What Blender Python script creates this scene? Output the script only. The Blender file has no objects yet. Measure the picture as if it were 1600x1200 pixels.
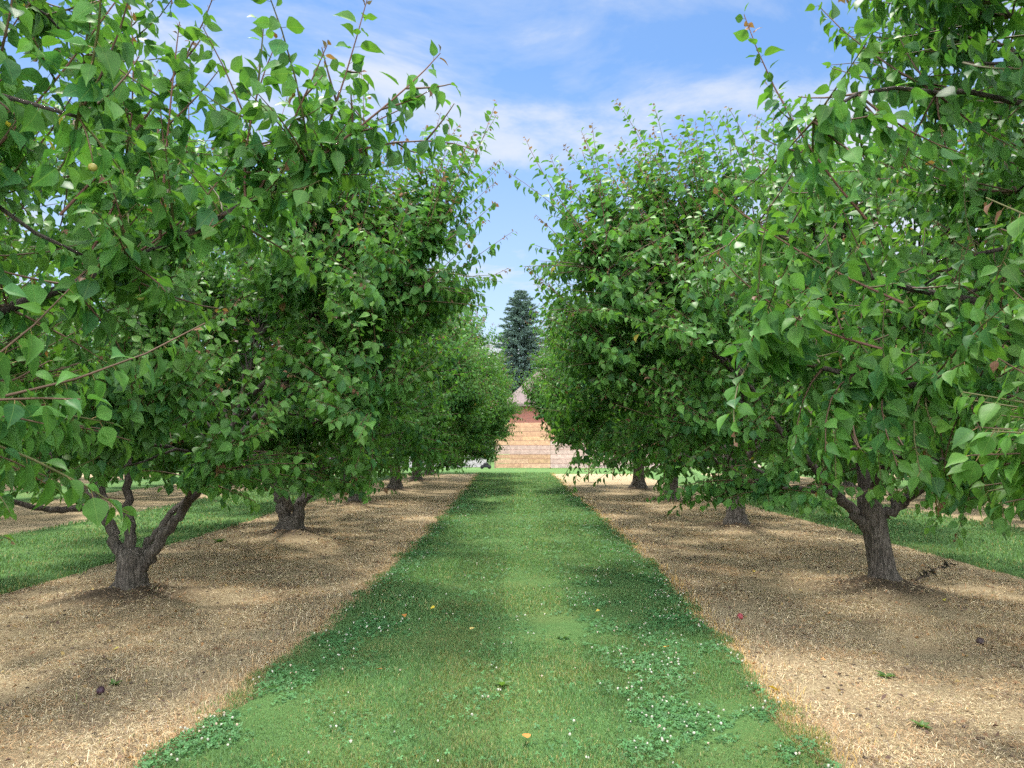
import bpy, math, random
import numpy as np
from mathutils import Vector

R_ = math.radians
scene = bpy.context.scene
COL = scene.collection

# ------------------------------------------------------------------ camera
cam_d = bpy.data.cameras.new("camera")
cam_d.sensor_width = 36.0
cam_d.lens = 27.0
cam_d.clip_start = 0.05
cam_d.clip_end = 2000.0
cam = bpy.data.objects.new("camera", cam_d)
COL.objects.link(cam)
cam.location = (0.0, 0.0, 1.6)
cam.rotation_euler = (R_(90 + 4.29), 0.0, 0.0)
scene.camera = cam

# ------------------------------------------------------------------ sky, sun, exposure
SUN_EL, SUN_AZ = 71.0, -18.0            # azimuth from +Y (view direction), clockwise
SKY_STRENGTH = 0.15
SUN_STRENGTH = 2.2
scene.view_settings.view_transform = 'Standard'
scene.view_settings.look = 'None'
scene.view_settings.gamma = 1.0
scene.view_settings.exposure = 1.75
scene.cycles.use_denoising = False
scene.cycles.max_bounces = 8
scene.cycles.diffuse_bounces = 4
scene.cycles.glossy_bounces = 2
scene.cycles.transmission_bounces = 5
scene.cycles.caustics_reflective = False
scene.cycles.caustics_refractive = False


def nd(nt, typ, loc=None, **kw):
    n = nt.nodes.new(typ)
    for k, v in kw.items():
        if k in n.inputs.keys():
            n.inputs[k].default_value = v
        else:
            setattr(n, k, v)
    return n


def math_(nt, op, a, b=None, clamp=False):
    n = nt.nodes.new('ShaderNodeMath')
    n.operation = op
    n.use_clamp = clamp
    for i, v in enumerate((a, b)):
        if v is None:
            continue
        if isinstance(v, (int, float)):
            n.inputs[i].default_value = v
        else:
            nt.links.new(v, n.inputs[i])
    return n.outputs[0]


def ramp(nt, fac, stops):
    n = nt.nodes.new('ShaderNodeValToRGB')
    e = n.color_ramp.elements
    while len(e) < len(stops):
        e.new(0.5)
    for el, (p, c) in zip(e, stops):
        el.position = p
        el.color = c if len(c) == 4 else (*c, 1)
    nt.links.new(fac, n.inputs[0])
    return n.outputs[0]


def mixc(nt, fac, a, b, blend='MIX'):
    n = nt.nodes.new('ShaderNodeMix')
    n.data_type = 'RGBA'
    n.blend_type = blend
    for s, v in ((n.inputs[0], fac), (n.inputs[6], a), (n.inputs[7], b)):
        if isinstance(v, (int, float)):
            s.default_value = v
        elif isinstance(v, tuple):
            s.default_value = (*v, 1) if len(v) == 3 else v
        else:
            nt.links.new(v, s)
    return n.outputs[2]


def noise(nt, vec, scale, detail=4.0, rough=0.55, dist=0.0):
    n = nt.nodes.new('ShaderNodeTexNoise')
    n.inputs['Scale'].default_value = scale
    n.inputs['Detail'].default_value = detail
    n.inputs['Roughness'].default_value = rough
    n.inputs['Distortion'].default_value = dist
    if vec is not None:
        nt.links.new(vec, n.inputs['Vector'])
    return n.outputs['Fac']


def build_world():
    w = bpy.data.worlds.new("World")
    scene.world = w
    w.use_nodes = True
    nt = w.node_tree
    nt.nodes.clear()
    sky = nt.nodes.new('ShaderNodeTexSky')
    sky.sky_type = 'NISHITA'
    sky.sun_disc = False
    sky.sun_elevation = R_(SUN_EL)
    sky.sun_rotation = R_(SUN_AZ)
    sky.air_density = 1.0
    sky.dust_density = 0.6
    sky.ozone_density = 2.5
    hs = nt.nodes.new('ShaderNodeHueSaturation')
    hs.inputs['Saturation'].default_value = 1.22
    hs.inputs['Value'].default_value = 0.38
    nt.links.new(sky.outputs[0], hs.inputs['Color'])
    tc = nt.nodes.new('ShaderNodeTexCoord')
    sp = nt.nodes.new('ShaderNodeSeparateXYZ')
    nt.links.new(tc.outputs['Generated'], sp.inputs[0])
    zz = math_(nt, 'ADD', math_(nt, 'MAXIMUM', sp.outputs[2], 0.0), 0.22)
    u = math_(nt, 'DIVIDE', sp.outputs[0], zz)
    v = math_(nt, 'DIVIDE', sp.outputs[1], zz)
    cb = nt.nodes.new('ShaderNodeCombineXYZ')
    nt.links.new(math_(nt, 'MULTIPLY', math_(nt, 'ADD', u, math_(nt, 'MULTIPLY', v, 0.25)), 0.9), cb.inputs[0])
    nt.links.new(math_(nt, 'MULTIPLY', math_(nt, 'SUBTRACT', v, math_(nt, 'MULTIPLY', u, 0.35)), 1.15), cb.inputs[1])
    cb.inputs[2].default_value = 8.4
    big = noise(nt, cb.outputs[0], 0.85, 3.0, 0.5, 0.3)
    fine = noise(nt, cb.outputs[0], 2.5, 9.0, 0.60, 0.35)
    f = math_(nt, 'ADD', math_(nt, 'MULTIPLY', big, 0.50), math_(nt, 'MULTIPLY', fine, 0.62))
    # thin veil that thickens towards the right of the view and towards the horizon
    f = math_(nt, 'ADD', f, math_(nt, 'MULTIPLY', sp.outputs[0], 0.10))
    # unseen cloud added overhead and behind the viewer, as fill for the leaves
    f = math_(nt, 'ADD', f, math_(nt, 'MULTIPLY', math_(nt, 'MAXIMUM', math_(nt, 'SUBTRACT', 0.62, sp.outputs[1]), 0.0), 0.30))
    mask = ramp(nt, f, [(0.485, (0, 0, 0)), (0.555, (.25, .25, .25)), (0.62, (.70, .70, .70)), (0.70, (.98, .98, .98))])
    hz = ramp(nt, sp.outputs[2], [(0.0, (.65, .65, .65)), (0.2, (.35, .35, .35)), (0.45, (0.05, 0.05, 0.05))])
    m2 = math_(nt, 'MAXIMUM', mask, hz)
    fill_gain = math_(nt, 'ADD', 1.0, math_(nt, 'MULTIPLY', math_(nt, 'MAXIMUM', math_(nt, 'SUBTRACT', 0.45, sp.outputs[1]), 0.0), 4.4))  # added cloud brightened towards the viewer's back, fill light on facing leaves
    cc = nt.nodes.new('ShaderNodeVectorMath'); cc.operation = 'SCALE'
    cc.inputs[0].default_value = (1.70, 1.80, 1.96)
    nt.links.new(fill_gain, cc.inputs['Scale'])
    blue = mixc(nt, 1.0, hs.outputs[0], (0.95, 0.985, 1.0), 'MULTIPLY')
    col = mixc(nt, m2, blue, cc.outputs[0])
    bg = nt.nodes.new('ShaderNodeBackground')
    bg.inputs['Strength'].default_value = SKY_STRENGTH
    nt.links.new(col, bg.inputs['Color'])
    out = nt.nodes.new('ShaderNodeOutputWorld')
    nt.links.new(bg.outputs[0], out.inputs[0])


build_world()
sd = bpy.data.lights.new("sun", 'SUN')
sd.energy = SUN_STRENGTH
sd.angle = R_(9.0)
sd.color = (1.0, 0.95, 0.87)
sun = bpy.data.objects.new("sun", sd)
COL.objects.link(sun)
sv = Vector((math.sin(R_(SUN_AZ)) * math.cos(R_(SUN_EL)), math.cos(R_(SUN_AZ)) * math.cos(R_(SUN_EL)), math.sin(R_(SUN_EL))))
sun.rotation_euler = sv.to_track_quat('Z', 'Y').to_euler()
sun.location = sv * 60


# ------------------------------------------------------------------ tagging and mesh helpers
def tag(o, label=None, cat=None, group=None, kind=None):
    if label: o["label"] = label
    if cat: o["category"] = cat
    if group: o["group"] = group
    if kind: o["kind"] = kind
    return o


def empty(name, loc, rz=0.0):
    o = bpy.data.objects.new(name, None)
    o.empty_display_size = 0.3
    o.location = loc
    o.rotation_euler = (0, 0, rz)
    COL.objects.link(o)
    return o


class MB:
    """collects geometry: verts, faces of mixed size, colour per vertex, uv per vertex"""
    def __init__(s):
        s.v, s.l, s.n, s.c, s.uv, s.k = [], [], [], [], [], 0

    def add(s, verts, faces, col=(1, 1, 1), uv=None):
        """faces: list of index tuples"""
        verts = np.asarray(verts, float).reshape(-1, 3)
        N = len(verts)
        s.v.append(verts)
        for f in faces:
            s.l.append(np.asarray(f) + s.k)
            s.n.append(np.array([len(f)]))
        c = np.ones((N, 4)); c[:, :3] = col
        s.c.append(c)
        s.uv.append(np.zeros((N, 2)) if uv is None else np.asarray(uv, float))
        s.k += N

    def tile(s, verts, tfaces, col, tuv):
        """verts (N,K,3), template faces, col (N,3), template uv (K,2)"""
        N, K, _ = verts.shape
        if N == 0: return
        s.v.append(verts.reshape(-1, 3))
        fl = np.concatenate([np.asarray(f) for f in tfaces])
        fn = np.array([len(f) for f in tfaces])
        s.l.append((np.arange(N)[:, None] * K + fl[None, :]).ravel() + s.k)
        s.n.append(np.tile(fn, N))
        c = np.ones((N, K, 4)); c[:, :, :3] = col[:, None, :] if col.ndim == 2 else col
        s.c.append(c.reshape(-1, 4))
        s.uv.append(np.tile(tuv, (N, 1)))
        s.k += N * K

    def tube(s, pts, rad, sides=8, col=(1, 1, 1), cap=True, wob=0.0, rng=None, lobe=0.0):
        pts = np.asarray(pts, float); n = len(pts)
        rad = np.asarray(rad, float) * np.ones(n)
        t = np.gradient(pts, axis=0)
        t /= np.linalg.norm(t, axis=1)[:, None] + 1e-9
        ref = np.array([0.0, 0.0, 1.0]) if abs(t[0, 2]) < 0.9 else np.array([1.0, 0.0, 0.0])
        a = np.cross(t[0], ref); a /= np.linalg.norm(a)
        rings = []
        ang = np.arange(sides) / sides * 2 * np.pi
        L = np.concatenate([[0], np.cumsum(np.linalg.norm(np.diff(pts, axis=0), axis=1))])
        uvs = []
        for i in range(n):
            a = a - t[i] * np.dot(a, t[i]); a /= np.linalg.norm(a) + 1e-9
            b = np.cross(t[i], a)
            r = rad[i] * np.ones(sides)
            if wob and rng is not None:
                r = r * (1 + wob * rng.standard_normal(sides))
            if lobe:
                zf_ = math.exp(-max(0.0, pts[i, 2]) / .10)
                r = r * (1 + lobe * zf_ * (.55 + np.sin(ang * 4 + 1) + .5 * np.sin(ang * 3 + 2.5)))
            rings.append(pts[i] + (np.cos(ang) * r)[:, None] * a + (np.sin(ang) * r)[:, None] * b)
            uvs.append(np.stack([ang / 6.283, np.full(sides, L[i])], 1))
        V = np.concatenate(rings)
        F = []
        for i in range(n - 1):
            for j in range(sides):
                k = (j + 1) % sides
                F.append((i * sides + j, i * sides + k, (i + 1) * sides + k, (i + 1) * sides + j))
        if cap:
            F.append(tuple(range(sides))[::-1])
            F.append(tuple((n - 1) * sides + j for j in range(sides)))
        s.add(V, F, col, np.concatenate(uvs))

    def box(s, lo, hi, col=(1, 1, 1)):
        x0, y0, z0 = lo; x1, y1, z1 = hi
        V = [(x0, y0, z0), (x1, y0, z0), (x1, y1, z0), (x0, y1, z0), (x0, y0, z1), (x1, y0, z1), (x1, y1, z1), (x0, y1, z1)]
        F = [(3, 2, 1, 0), (4, 5, 6, 7), (0, 1, 5, 4), (1, 2, 6, 5), (2, 3, 7, 6), (3, 0, 4, 7)]
        s.add(V, F, col)

    def mesh(s, name, mat, smooth=True):
        me = bpy.data.meshes.new(name)
        V = np.concatenate(s.v); Lp = np.concatenate(s.l).astype(np.int32); n = np.concatenate(s.n).astype(np.int32)
        me.vertices.add(len(V)); me.vertices.foreach_set("co", V.astype(np.float32).ravel())
        me.loops.add(len(Lp)); me.loops.foreach_set("vertex_index", Lp)
        me.polygons.add(len(n))
        st = np.concatenate([[0], np.cumsum(n)[:-1]]).astype(np.int32)
        me.polygons.foreach_set("loop_start", st)
        me.polygons.foreach_set("loop_total", n)
        me.polygons.foreach_set("use_smooth", np.full(len(n), smooth))
        uvl = me.uv_layers.new(name="uv")
        uvl.data.foreach_set("uv", np.concatenate(s.uv)[Lp].astype(np.float32).ravel())
        ca = me.color_attributes.new("tint", 'FLOAT_COLOR', 'POINT')
        ca.data.foreach_set("color", np.concatenate(s.c).astype(np.float32).ravel())
        me.update(calc_edges=True)
        me.validate()
        me.materials.append(mat)
        return me

    def build(s, name, mat, parent=None, smooth=True):
        o = bpy.data.objects.new(name, s.mesh(name, mat, smooth))
        COL.objects.link(o)
        if parent is not None: o.parent = parent
        return o


def new_mat(name):
    m = bpy.data.materials.new(name)
    m.use_nodes = True
    nt = m.node_tree
    nt.nodes.clear()
    out = nt.nodes.new('ShaderNodeOutputMaterial')
    return m, nt, out


def tint_node(nt):
    a = nt.nodes.new('ShaderNodeAttribute')
    a.attribute_name = "tint"
    return a.outputs['Color']


# ------------------------------------------------------------------ materials
def mat_leaf(name, veins=True, gloss=0.44, trans=0.40):
    m, nt, out = new_mat(name)
    col = tint_node(nt)
    oi = nt.nodes.new('ShaderNodeObjectInfo')
    geo = nt.nodes.new('ShaderNodeNewGeometry')
    if veins:
        uv = nt.nodes.new('ShaderNodeUVMap'); uv.uv_map = "uv"
        sp = nt.nodes.new('ShaderNodeSeparateXYZ'); nt.links.new(uv.outputs[0], sp.inputs[0])
        au = math_(nt, 'ABSOLUTE', math_(nt, 'SUBTRACT', sp.outputs[0], 0.5))
        mid = math_(nt, 'LESS_THAN', au, 0.016)
        side = math_(nt, 'FRACT', math_(nt, 'ADD', math_(nt, 'MULTIPLY', sp.outputs[1], 6.0), math_(nt, 'MULTIPLY', au, -5.0)))
        sv_ = math_(nt, 'LESS_THAN', side, 0.09)
        ve = math_(nt, 'MAXIMUM', mid, math_(nt, 'MULTIPLY', sv_, 0.55))
        col = mixc(nt, math_(nt, 'MULTIPLY', ve, 0.35), col, (0.20, 0.30, 0.07))
    # under side paler and duller
    under = mixc(nt, 0.35, col, (0.11, 0.19, 0.08))
    col2 = mixc(nt, geo.outputs['Backfacing'], col, under)
    p = nt.nodes.new('ShaderNodeBsdfPrincipled')
    nt.links.new(col2, p.inputs['Base Color'])
    p.inputs['Roughness'].default_value = gloss
    p.inputs['Specular IOR Level'].default_value = 0.20
    t = nt.nodes.new('ShaderNodeBsdfTranslucent')
    tcol = mixc(nt, 1.0, col, (1.35, 1.45, 0.6), 'MULTIPLY')
    nt.links.new(tcol, t.inputs['Color'])
    mx = nt.nodes.new('ShaderNodeMixShader')
    mx.inputs[0].default_value = trans
    nt.links.new(p.outputs[0], mx.inputs[1]); nt.links.new(t.outputs[0], mx.inputs[2])
    nt.links.new(mx.outputs[0], out.inputs[0])
    return m


def mat_bark(name, c0, c1, c2):
    m, nt, out = new_mat(name)
    uv = nt.nodes.new('ShaderNodeTexCoord')
    mp = nt.nodes.new('ShaderNodeMapping'); mp.inputs['Scale'].default_value = (1, 1, 0.16)
    nt.links.new(uv.outputs['Object'], mp.inputs[0])
    n1 = noise(nt, mp.outputs[0], 48, 6, 0.62, 1.2)
    n2 = noise(nt, uv.outputs['Object'], 7, 3, 0.5)
    col = ramp(nt, n1, [(0.38, c0), (0.5, c1), (0.62, c2)])
    sp = nt.nodes.new('ShaderNodeSeparateXYZ'); nt.links.new(uv.outputs['Object'], sp.inputs[0])
    young = ramp(nt, sp.outputs[2], [(0.5, (0, 0, 0)), (1.1, (1, 1, 1))])
    col = mixc(nt, math_(nt, 'MULTIPLY', young, 0.7), col, mixc(nt, n1, (0.018, 0.009, 0.008), (0.075, 0.038, 0.032)))
    col = mixc(nt, math_(nt, 'MULTIPLY', n2, 0.25), col, (0.10, 0.11, 0.07))
    p = nt.nodes.new('ShaderNodeBsdfPrincipled')
    nt.links.new(col, p.inputs['Base Color'])
    p.inputs['Roughness'].default_value = 0.85
    b = nt.nodes.new('ShaderNodeBump'); b.inputs['Strength'].default_value = 1.0; b.inputs['Distance'].default_value = 0.05
    nt.links.new(n1, b.inputs['Height']); nt.links.new(b.outputs[0], p.inputs['Normal'])
    nt.links.new(p.outputs[0], out.inputs[0])
    return m


def mat_simple(name, rough=0.8, spec=0.3, bump=0.0, bscale=40, var=0.25, vscale=8.0, metal=0.0):
    """vertex-coloured surface with mottled procedural variation"""
    m, nt, out = new_mat(name)
    tc = nt.nodes.new('ShaderNodeTexCoord')
    n = noise(nt, tc.outputs['Object'], vscale, 5, 0.6)
    col = mixc(nt, 1.0, tint_node(nt), ramp(nt, n, [(0.3, (1 - var,) * 3), (0.7, (1 + var * .4,) * 3)]), 'MULTIPLY')
    p = nt.nodes.new('ShaderNodeBsdfPrincipled')
    nt.links.new(col, p.inputs['Base Color'])
    p.inputs['Roughness'].default_value = rough
    p.inputs['Specular IOR Level'].default_value = spec
    p.inputs['Metallic'].default_value = metal
    if bump:
        b = nt.nodes.new('ShaderNodeBump'); b.inputs['Strength'].default_value = bump; b.inputs['Distance'].default_value = 0.01
        nt.links.new(noise(nt, tc.outputs['Object'], bscale, 5, 0.6), b.inputs['Height']); nt.links.new(b.outputs[0], p.inputs['Normal'])
    nt.links.new(p.outputs[0], out.inputs[0])
    return m


def mat_blade(name, trans=0.3, rough=0.6):
    m, nt, out = new_mat(name)
    col = tint_node(nt)
    p = nt.nodes.new('ShaderNodeBsdfPrincipled')
    nt.links.new(col, p.inputs['Base Color'])
    p.inputs['Roughness'].default_value = rough
    p.inputs['Specular IOR Level'].default_value = 0.25
    t = nt.nodes.new('ShaderNodeBsdfTranslucent'); nt.links.new(mixc(nt, 1.0, col, (1.2, 1.2, 0.7), 'MULTIPLY'), t.inputs['Color'])
    mx = nt.nodes.new('ShaderNodeMixShader'); mx.inputs[0].default_value = trans
    nt.links.new(p.outputs[0], mx.inputs[1]); nt.links.new(t.outputs[0], mx.inputs[2]); nt.links.new(mx.outputs[0], out.inputs[0])
    return m


def mat_turf():
    m, nt, out = new_mat("turf")
    tc = nt.nodes.new('ShaderNodeTexCoord')
    P = tc.outputs['Object']
    f1 = noise(nt, P, 120, 3, 0.7)
    f2 = noise(nt, P, 1.1, 4, 0.6)
    f3 = noise(nt, P, 14, 4, 0.65)
    c = ramp(nt, f1, [(0.3, (0.036, 0.085, 0.022)), (0.5, (0.088, 0.178, 0.050)), (0.72, (0.15, 0.255, 0.085))])
    c = mixc(nt, ramp(nt, f2, [(0.50, (0, 0, 0)), (0.68, (.55, .55, .55))]), c, (0.16, 0.20, 0.06))
    c = mixc(nt, ramp(nt, f3, [(0.55, (0, 0, 0)), (0.75, (.4, .4, .4))]), c, (0.04, 0.13, 0.03))
    p = nt.nodes.new('ShaderNodeBsdfPrincipled'); nt.links.new(c, p.inputs['Base Color']); p.inputs['Roughness'].default_value = 0.9
    p.inputs['Specular IOR Level'].default_value = 0.15
    b = nt.nodes.new('ShaderNodeBump'); b.inputs['Strength'].default_value = 0.8; b.inputs['Distance'].default_value = 0.03
    nt.links.new(f1, b.inputs['Height']); nt.links.new(b.outputs[0], p.inputs['Normal'])
    nt.links.new(p.outputs[0], out.inputs[0])
    return m


def mat_dirt():
    m, nt, out = new_mat("dry_soil")
    tc = nt.nodes.new('ShaderNodeTexCoord')
    P = tc.outputs['Object']
    mp = nt.nodes.new('ShaderNodeMapping'); mp.inputs['Scale'].default_value = (1.0, 0.6, 1); nt.links.new(P, mp.inputs[0])
    f1 = noise(nt, mp.outputs[0], 70, 5, 0.75)
    f2 = noise(nt, P, 1.6, 5, 0.65)
    f3 = noise(nt, P, 9, 5, 0.7, 0.6)
    c = ramp(nt, f1, [(0.32, (0.14, 0.10, 0.065)), (0.45, (0.33, 0.25, 0.15)), (0.58, (0.48, 0.385, 0.235)), (0.76, (0.60, 0.50, 0.33))])
    c = mixc(nt, ramp(nt, f2, [(0.45, (0, 0, 0)), (0.72, (.6, .6, .6))]), c, (0.38, 0.27, 0.16))
    c = mixc(nt, ramp(nt, f3, [(0.58, (0, 0, 0)), (0.72, (.45, .45, .45))]), c, (0.15, 0.11, 0.08))
    # bare worked mound soil, shade round the trunks painted in (tint red channel)
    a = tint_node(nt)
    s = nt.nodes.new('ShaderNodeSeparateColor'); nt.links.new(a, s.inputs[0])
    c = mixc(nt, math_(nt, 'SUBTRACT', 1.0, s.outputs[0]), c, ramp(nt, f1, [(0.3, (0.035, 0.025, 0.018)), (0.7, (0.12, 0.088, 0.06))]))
    p = nt.nodes.new('ShaderNodeBsdfPrincipled'); nt.links.new(c, p.inputs['Base Color']); p.inputs['Roughness'].default_value = 0.95
    p.inputs['Specular IOR Level'].default_value = 0.1
    b = nt.nodes.new('ShaderNodeBump'); b.inputs['Strength'].default_value = 1.0; b.inputs['Distance'].default_value = 0.03
    nt.links.new(math_(nt, 'ADD', f1, f3), b.inputs['Height']); nt.links.new(b.outputs[0], p.inputs['Normal'])
    nt.links.new(p.outputs[0], out.inputs[0])
    return m


M_LEAF = mat_leaf("leaf")
M_LEAF_FAR = mat_leaf("leaf_far", veins=False)
M_BARK = mat_bark("bark", (0.025, 0.018, 0.014), (0.09, 0.068, 0.054), (0.21, 0.175, 0.145))
M_TWIG = mat_simple("twig", 0.7, 0.3)
M_FRUIT = mat_simple("fruit_skin", 0.5, 0.35, var=0.3, vscale=30)
M_GRASS = mat_blade("grass_blade", 0.35)
M_STRAW = mat_blade("straw", 0.15, 0.75)
M_TURF = mat_turf()
M_DIRT = mat_dirt()
M_PAINT = mat_simple("weathered", 0.8, 0.25, bump=0.3, bscale=60, var=0.35, vscale=5)
M_NEEDLE = mat_leaf("needle", veins=False, gloss=0.6, trans=0.12)


# ------------------------------------------------------------------ ground
def fbm(x, y, seed=0, f=1.0, octv=4):
    r = np.random.default_rng(seed)
    s = np.zeros_like(np.asarray(x, float))
    a = 1.0
    for o in range(octv):
        for k in range(4):
            th = r.uniform(0, 6.283); ph = r.uniform(0, 6.283); ff = f * r.uniform(0.7, 1.4)
            s = s + a * 0.5 * np.sin((x * np.cos(th) + y * np.sin(th)) * ff * 6.283 + ph)
        a *= 0.55; f *= 2.05
    return s


LEFT_ROW = [(-3.95, 2.1), (-3.93, 8.07), (-3.84, 13.5), (-3.95, 19.9), (-3.82, 25.4), (-3.85, 31.2), (-3.9, 36.8)]
RIGHT_ROW = [(4.1, 2.7), (4.02, 8.55), (4.18, 14.5), (4.2, 20.4), (4.2, 25.6)]
TRUNKS = [(-3.93, 8.07), (-3.84, 13.5), (-3.95, 19.9), (-3.82, 25.4), (4.02, 8.55), (4.18, 14.5), (4.2, 20.4), (4.2, 25.6)]
FAR_LEFT = [(-11.2, y) for y in (9.5, 15.2, 21.0, 26.8, 32.5)]
FAR_RIGHT = [(11.5, y) for y in (9.0, 14.8, 20.6, 26.4, 32.2)]
OUT_LEFT = [(-18.5, y) for y in (20.0, 26.0, 32.0)]
OUT_RIGHT = [(18.8, y) for y in (20.0, 26.0, 32.0)]
ALL_TREES = LEFT_ROW + RIGHT_ROW + FAR_LEFT + FAR_RIGHT + OUT_LEFT + OUT_RIGHT


def mound(x, y):
    h = np.zeros_like(np.asarray(x, float))
    for i, (tx, ty) in enumerate(ALL_TREES):
        dx, dy = x - tx, (y - ty) * 1.0
        d = np.sqrt(dx * dx + dy * dy) * (1 + 0.15 * np.sin(3 * np.arctan2(dy, dx) + i))
        h = np.maximum(h, 0.15 * np.clip(1 - d / 0.85, 0, 1) ** 1.4)
    return h


def dirt_h(x, y):
    return 0.004 + 0.006 * fbm(x, y, 5, 0.8, 3) + mound(x, y)


def lane_l(y): return np.interp(y, [0, 3.9, 5.0, 9.3, 17, 36, 60], [-1.85, -1.77, -1.66, -1.47, -1.43, -1.62, -1.7]) + 0.022 * fbm(y, 0 * y, 11, 0.5, 4) + 0.014 * fbm(y, 0 * y, 14, 2.6, 2)
def lane_r(y): return np.interp(y, [0, 3.9, 9.3, 17, 38, 60], [1.5, 1.54, 1.76, 1.84, 1.9, 1.95]) + 0.022 * fbm(y, 0 * y, 12, 0.5, 4) + 0.014 * fbm(y, 0 * y, 15, 2.6, 2)


def const_edge(c, seed):
    return lambda y: c + 0.035 * fbm(y, 0 * y, seed, 0.4, 4)


LANES = [(lane_l, lane_r), (const_edge(-8.5, 21), const_edge(-5.3, 22)), (const_edge(5.95, 23), const_edge(9.2, 24)),
         (const_edge(-16.2, 25), const_edge(-12.6, 26)), (const_edge(13.2, 27), const_edge(16.6, 28))]
Y_END = 39.0


def grid(name, xs0, xs1, ys, nx, zf, mat, colf=None, dip=0.0):
    """sheet between edge functions xs0(y), xs1(y)"""
    t = np.linspace(0, 1, nx)
    A = xs0(ys)[:, None]; B = xs1(ys)[:, None]
    X = A + (B - A) * t[None, :]
    Y = np.repeat(ys[:, None], nx, 1)
    Z = zf(X, Y)
    if dip:
        Z = Z - dip * np.clip(np.maximum(1 - np.minimum(t, 1 - t) * (nx - 1), 0), 0, 1)[None, :]
        Z[0] -= dip; Z[-1] -= dip
    V = np.stack([X, Y, Z], -1).reshape(-1, 3)
    mb = MB()
    ny = len(ys)
    i = np.arange(ny - 1)[:, None] * nx + np.arange(nx - 1)[None, :]
    q = np.stack([i, i + 1, i + nx + 1, i + nx], -1).reshape(-1, 4)
    c = np.ones((len(V), 4))
    if colf is not None: c[:, :3] = colf(X, Y).reshape(-1)[:, None]
    mb.v.append(V); mb.l.append(q.ravel()); mb.n.append(np.full(len(q), 4)); mb.c.append(c); mb.uv.append(np.zeros((len(V), 2)))
    o = mb.build(name, mat)
    o["kind"] = "structure"
    return o


K = lambda c: (lambda y: np.full_like(y, c))
# the ground: one sheet to the horizon
mb = MB(); mb.box((-900, -300, -0.6), (900, 1500, -0.06))
g = mb.build("ground", M_TURF, smooth=False); g["kind"] = "structure"
grid("lawn", K(-24.0), K(24.0), np.array([Y_END - 1.0, Y_END - .8, 41.0, 44.0, 47.0]), 3, lambda x, y: 0.0 * x + 0.034, M_TURF, dip=0.08)
ysn = np.concatenate([np.arange(-1.5, 14, 0.09), np.arange(14, Y_END + 0.05, 0.2)])
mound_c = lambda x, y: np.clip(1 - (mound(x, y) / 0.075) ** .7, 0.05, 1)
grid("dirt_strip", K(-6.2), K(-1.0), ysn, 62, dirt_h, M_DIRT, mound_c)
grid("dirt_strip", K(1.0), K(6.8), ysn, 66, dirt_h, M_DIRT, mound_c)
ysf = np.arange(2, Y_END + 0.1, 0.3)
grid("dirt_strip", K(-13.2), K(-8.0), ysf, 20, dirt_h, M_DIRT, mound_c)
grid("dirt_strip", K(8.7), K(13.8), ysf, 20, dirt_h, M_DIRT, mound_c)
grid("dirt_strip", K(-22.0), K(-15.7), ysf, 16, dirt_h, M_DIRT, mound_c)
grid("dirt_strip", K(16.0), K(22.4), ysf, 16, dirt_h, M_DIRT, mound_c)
ysl = np.arange(-1.5, Y_END + 0.5, 0.12)
for a, b in LANES:
    grid("grass_lane", a, b, ysl, 40, lambda x, y: 0.030 + 0.006 * fbm(x, y, 9, 0.4, 2), M_TURF, dip=0.06)


def in_view(x, y, m=1.6): return np.abs(x) < 0.72 * y + m


BL_F = [(0, 1, 3, 2), (2, 3, 4)]
BL_UV = np.array([[0, 0], [1, 0], [0, .6], [1, .6], [.5, 1]])


def blades(mb, x, y, z, h, w, az, lean, col):
    """upright bent blades"""
    n = len(x)
    d = np.stack([np.cos(az), np.sin(az), 0 * az], 1)
    s = np.stack([-np.sin(az), np.cos(az), 0 * az], 1)
    up = np.array([0, 0, 1.0])
    P = np.stack([x, y, z], 1)
    h_ = h[:, None]; w_ = w[:, None]; le = lean[:, None]
    mid = P + up * h_ * 0.62 + d * h_ * le * 0.35
    tip = P + up * h_ * (1.0 - 0.25 * le) + d * h_ * le
    V = np.stack([P - s * w_ / 2, P + s * w_ / 2, mid - s * w_ * .4, mid + s * w_ * .4, tip], 1)
    mb.tile(V, BL_F, col, BL_UV)


rng = np.random.default_rng(7)


def scatter(n, x0, x1, y0, y1):
    return rng.uniform(x0, x1, n), rng.uniform(y0, y1, n)


def grass_colour(x, y, n):
    base = np.array([0.108, 0.205, 0.072])
    v = rng.uniform(0.55, 1.5, n)[:, None] * (1 + .12 * np.sign(np.sin(x * 5.2 + .4 * np.sin(y * .2))) * np.clip(1 - np.abs(x) / 3, 0, 1))[:, None]
    c = base * v
    dry = np.clip(fbm(x, y, 31, 0.55, 3) * 0.5 + 0.25 + 0.35 * np.exp(-((x - 0.12) / 0.45) ** 2), 0, 1)
    dry = dry * np.clip((11 - y) / 8, 0.15, 1)
    m = (rng.uniform(0, 1, n) < dry * 0.85)[:, None]
    c = np.where(m, np.array([0.17, 0.205, 0.065]) * v, c)
    m = (rng.uniform(0, 1, n) < 0.05 + 0.12 * dry)[:, None]
    c = np.where(m, np.array([0.34, 0.28, 0.13]) * v, c)
    return c


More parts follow.
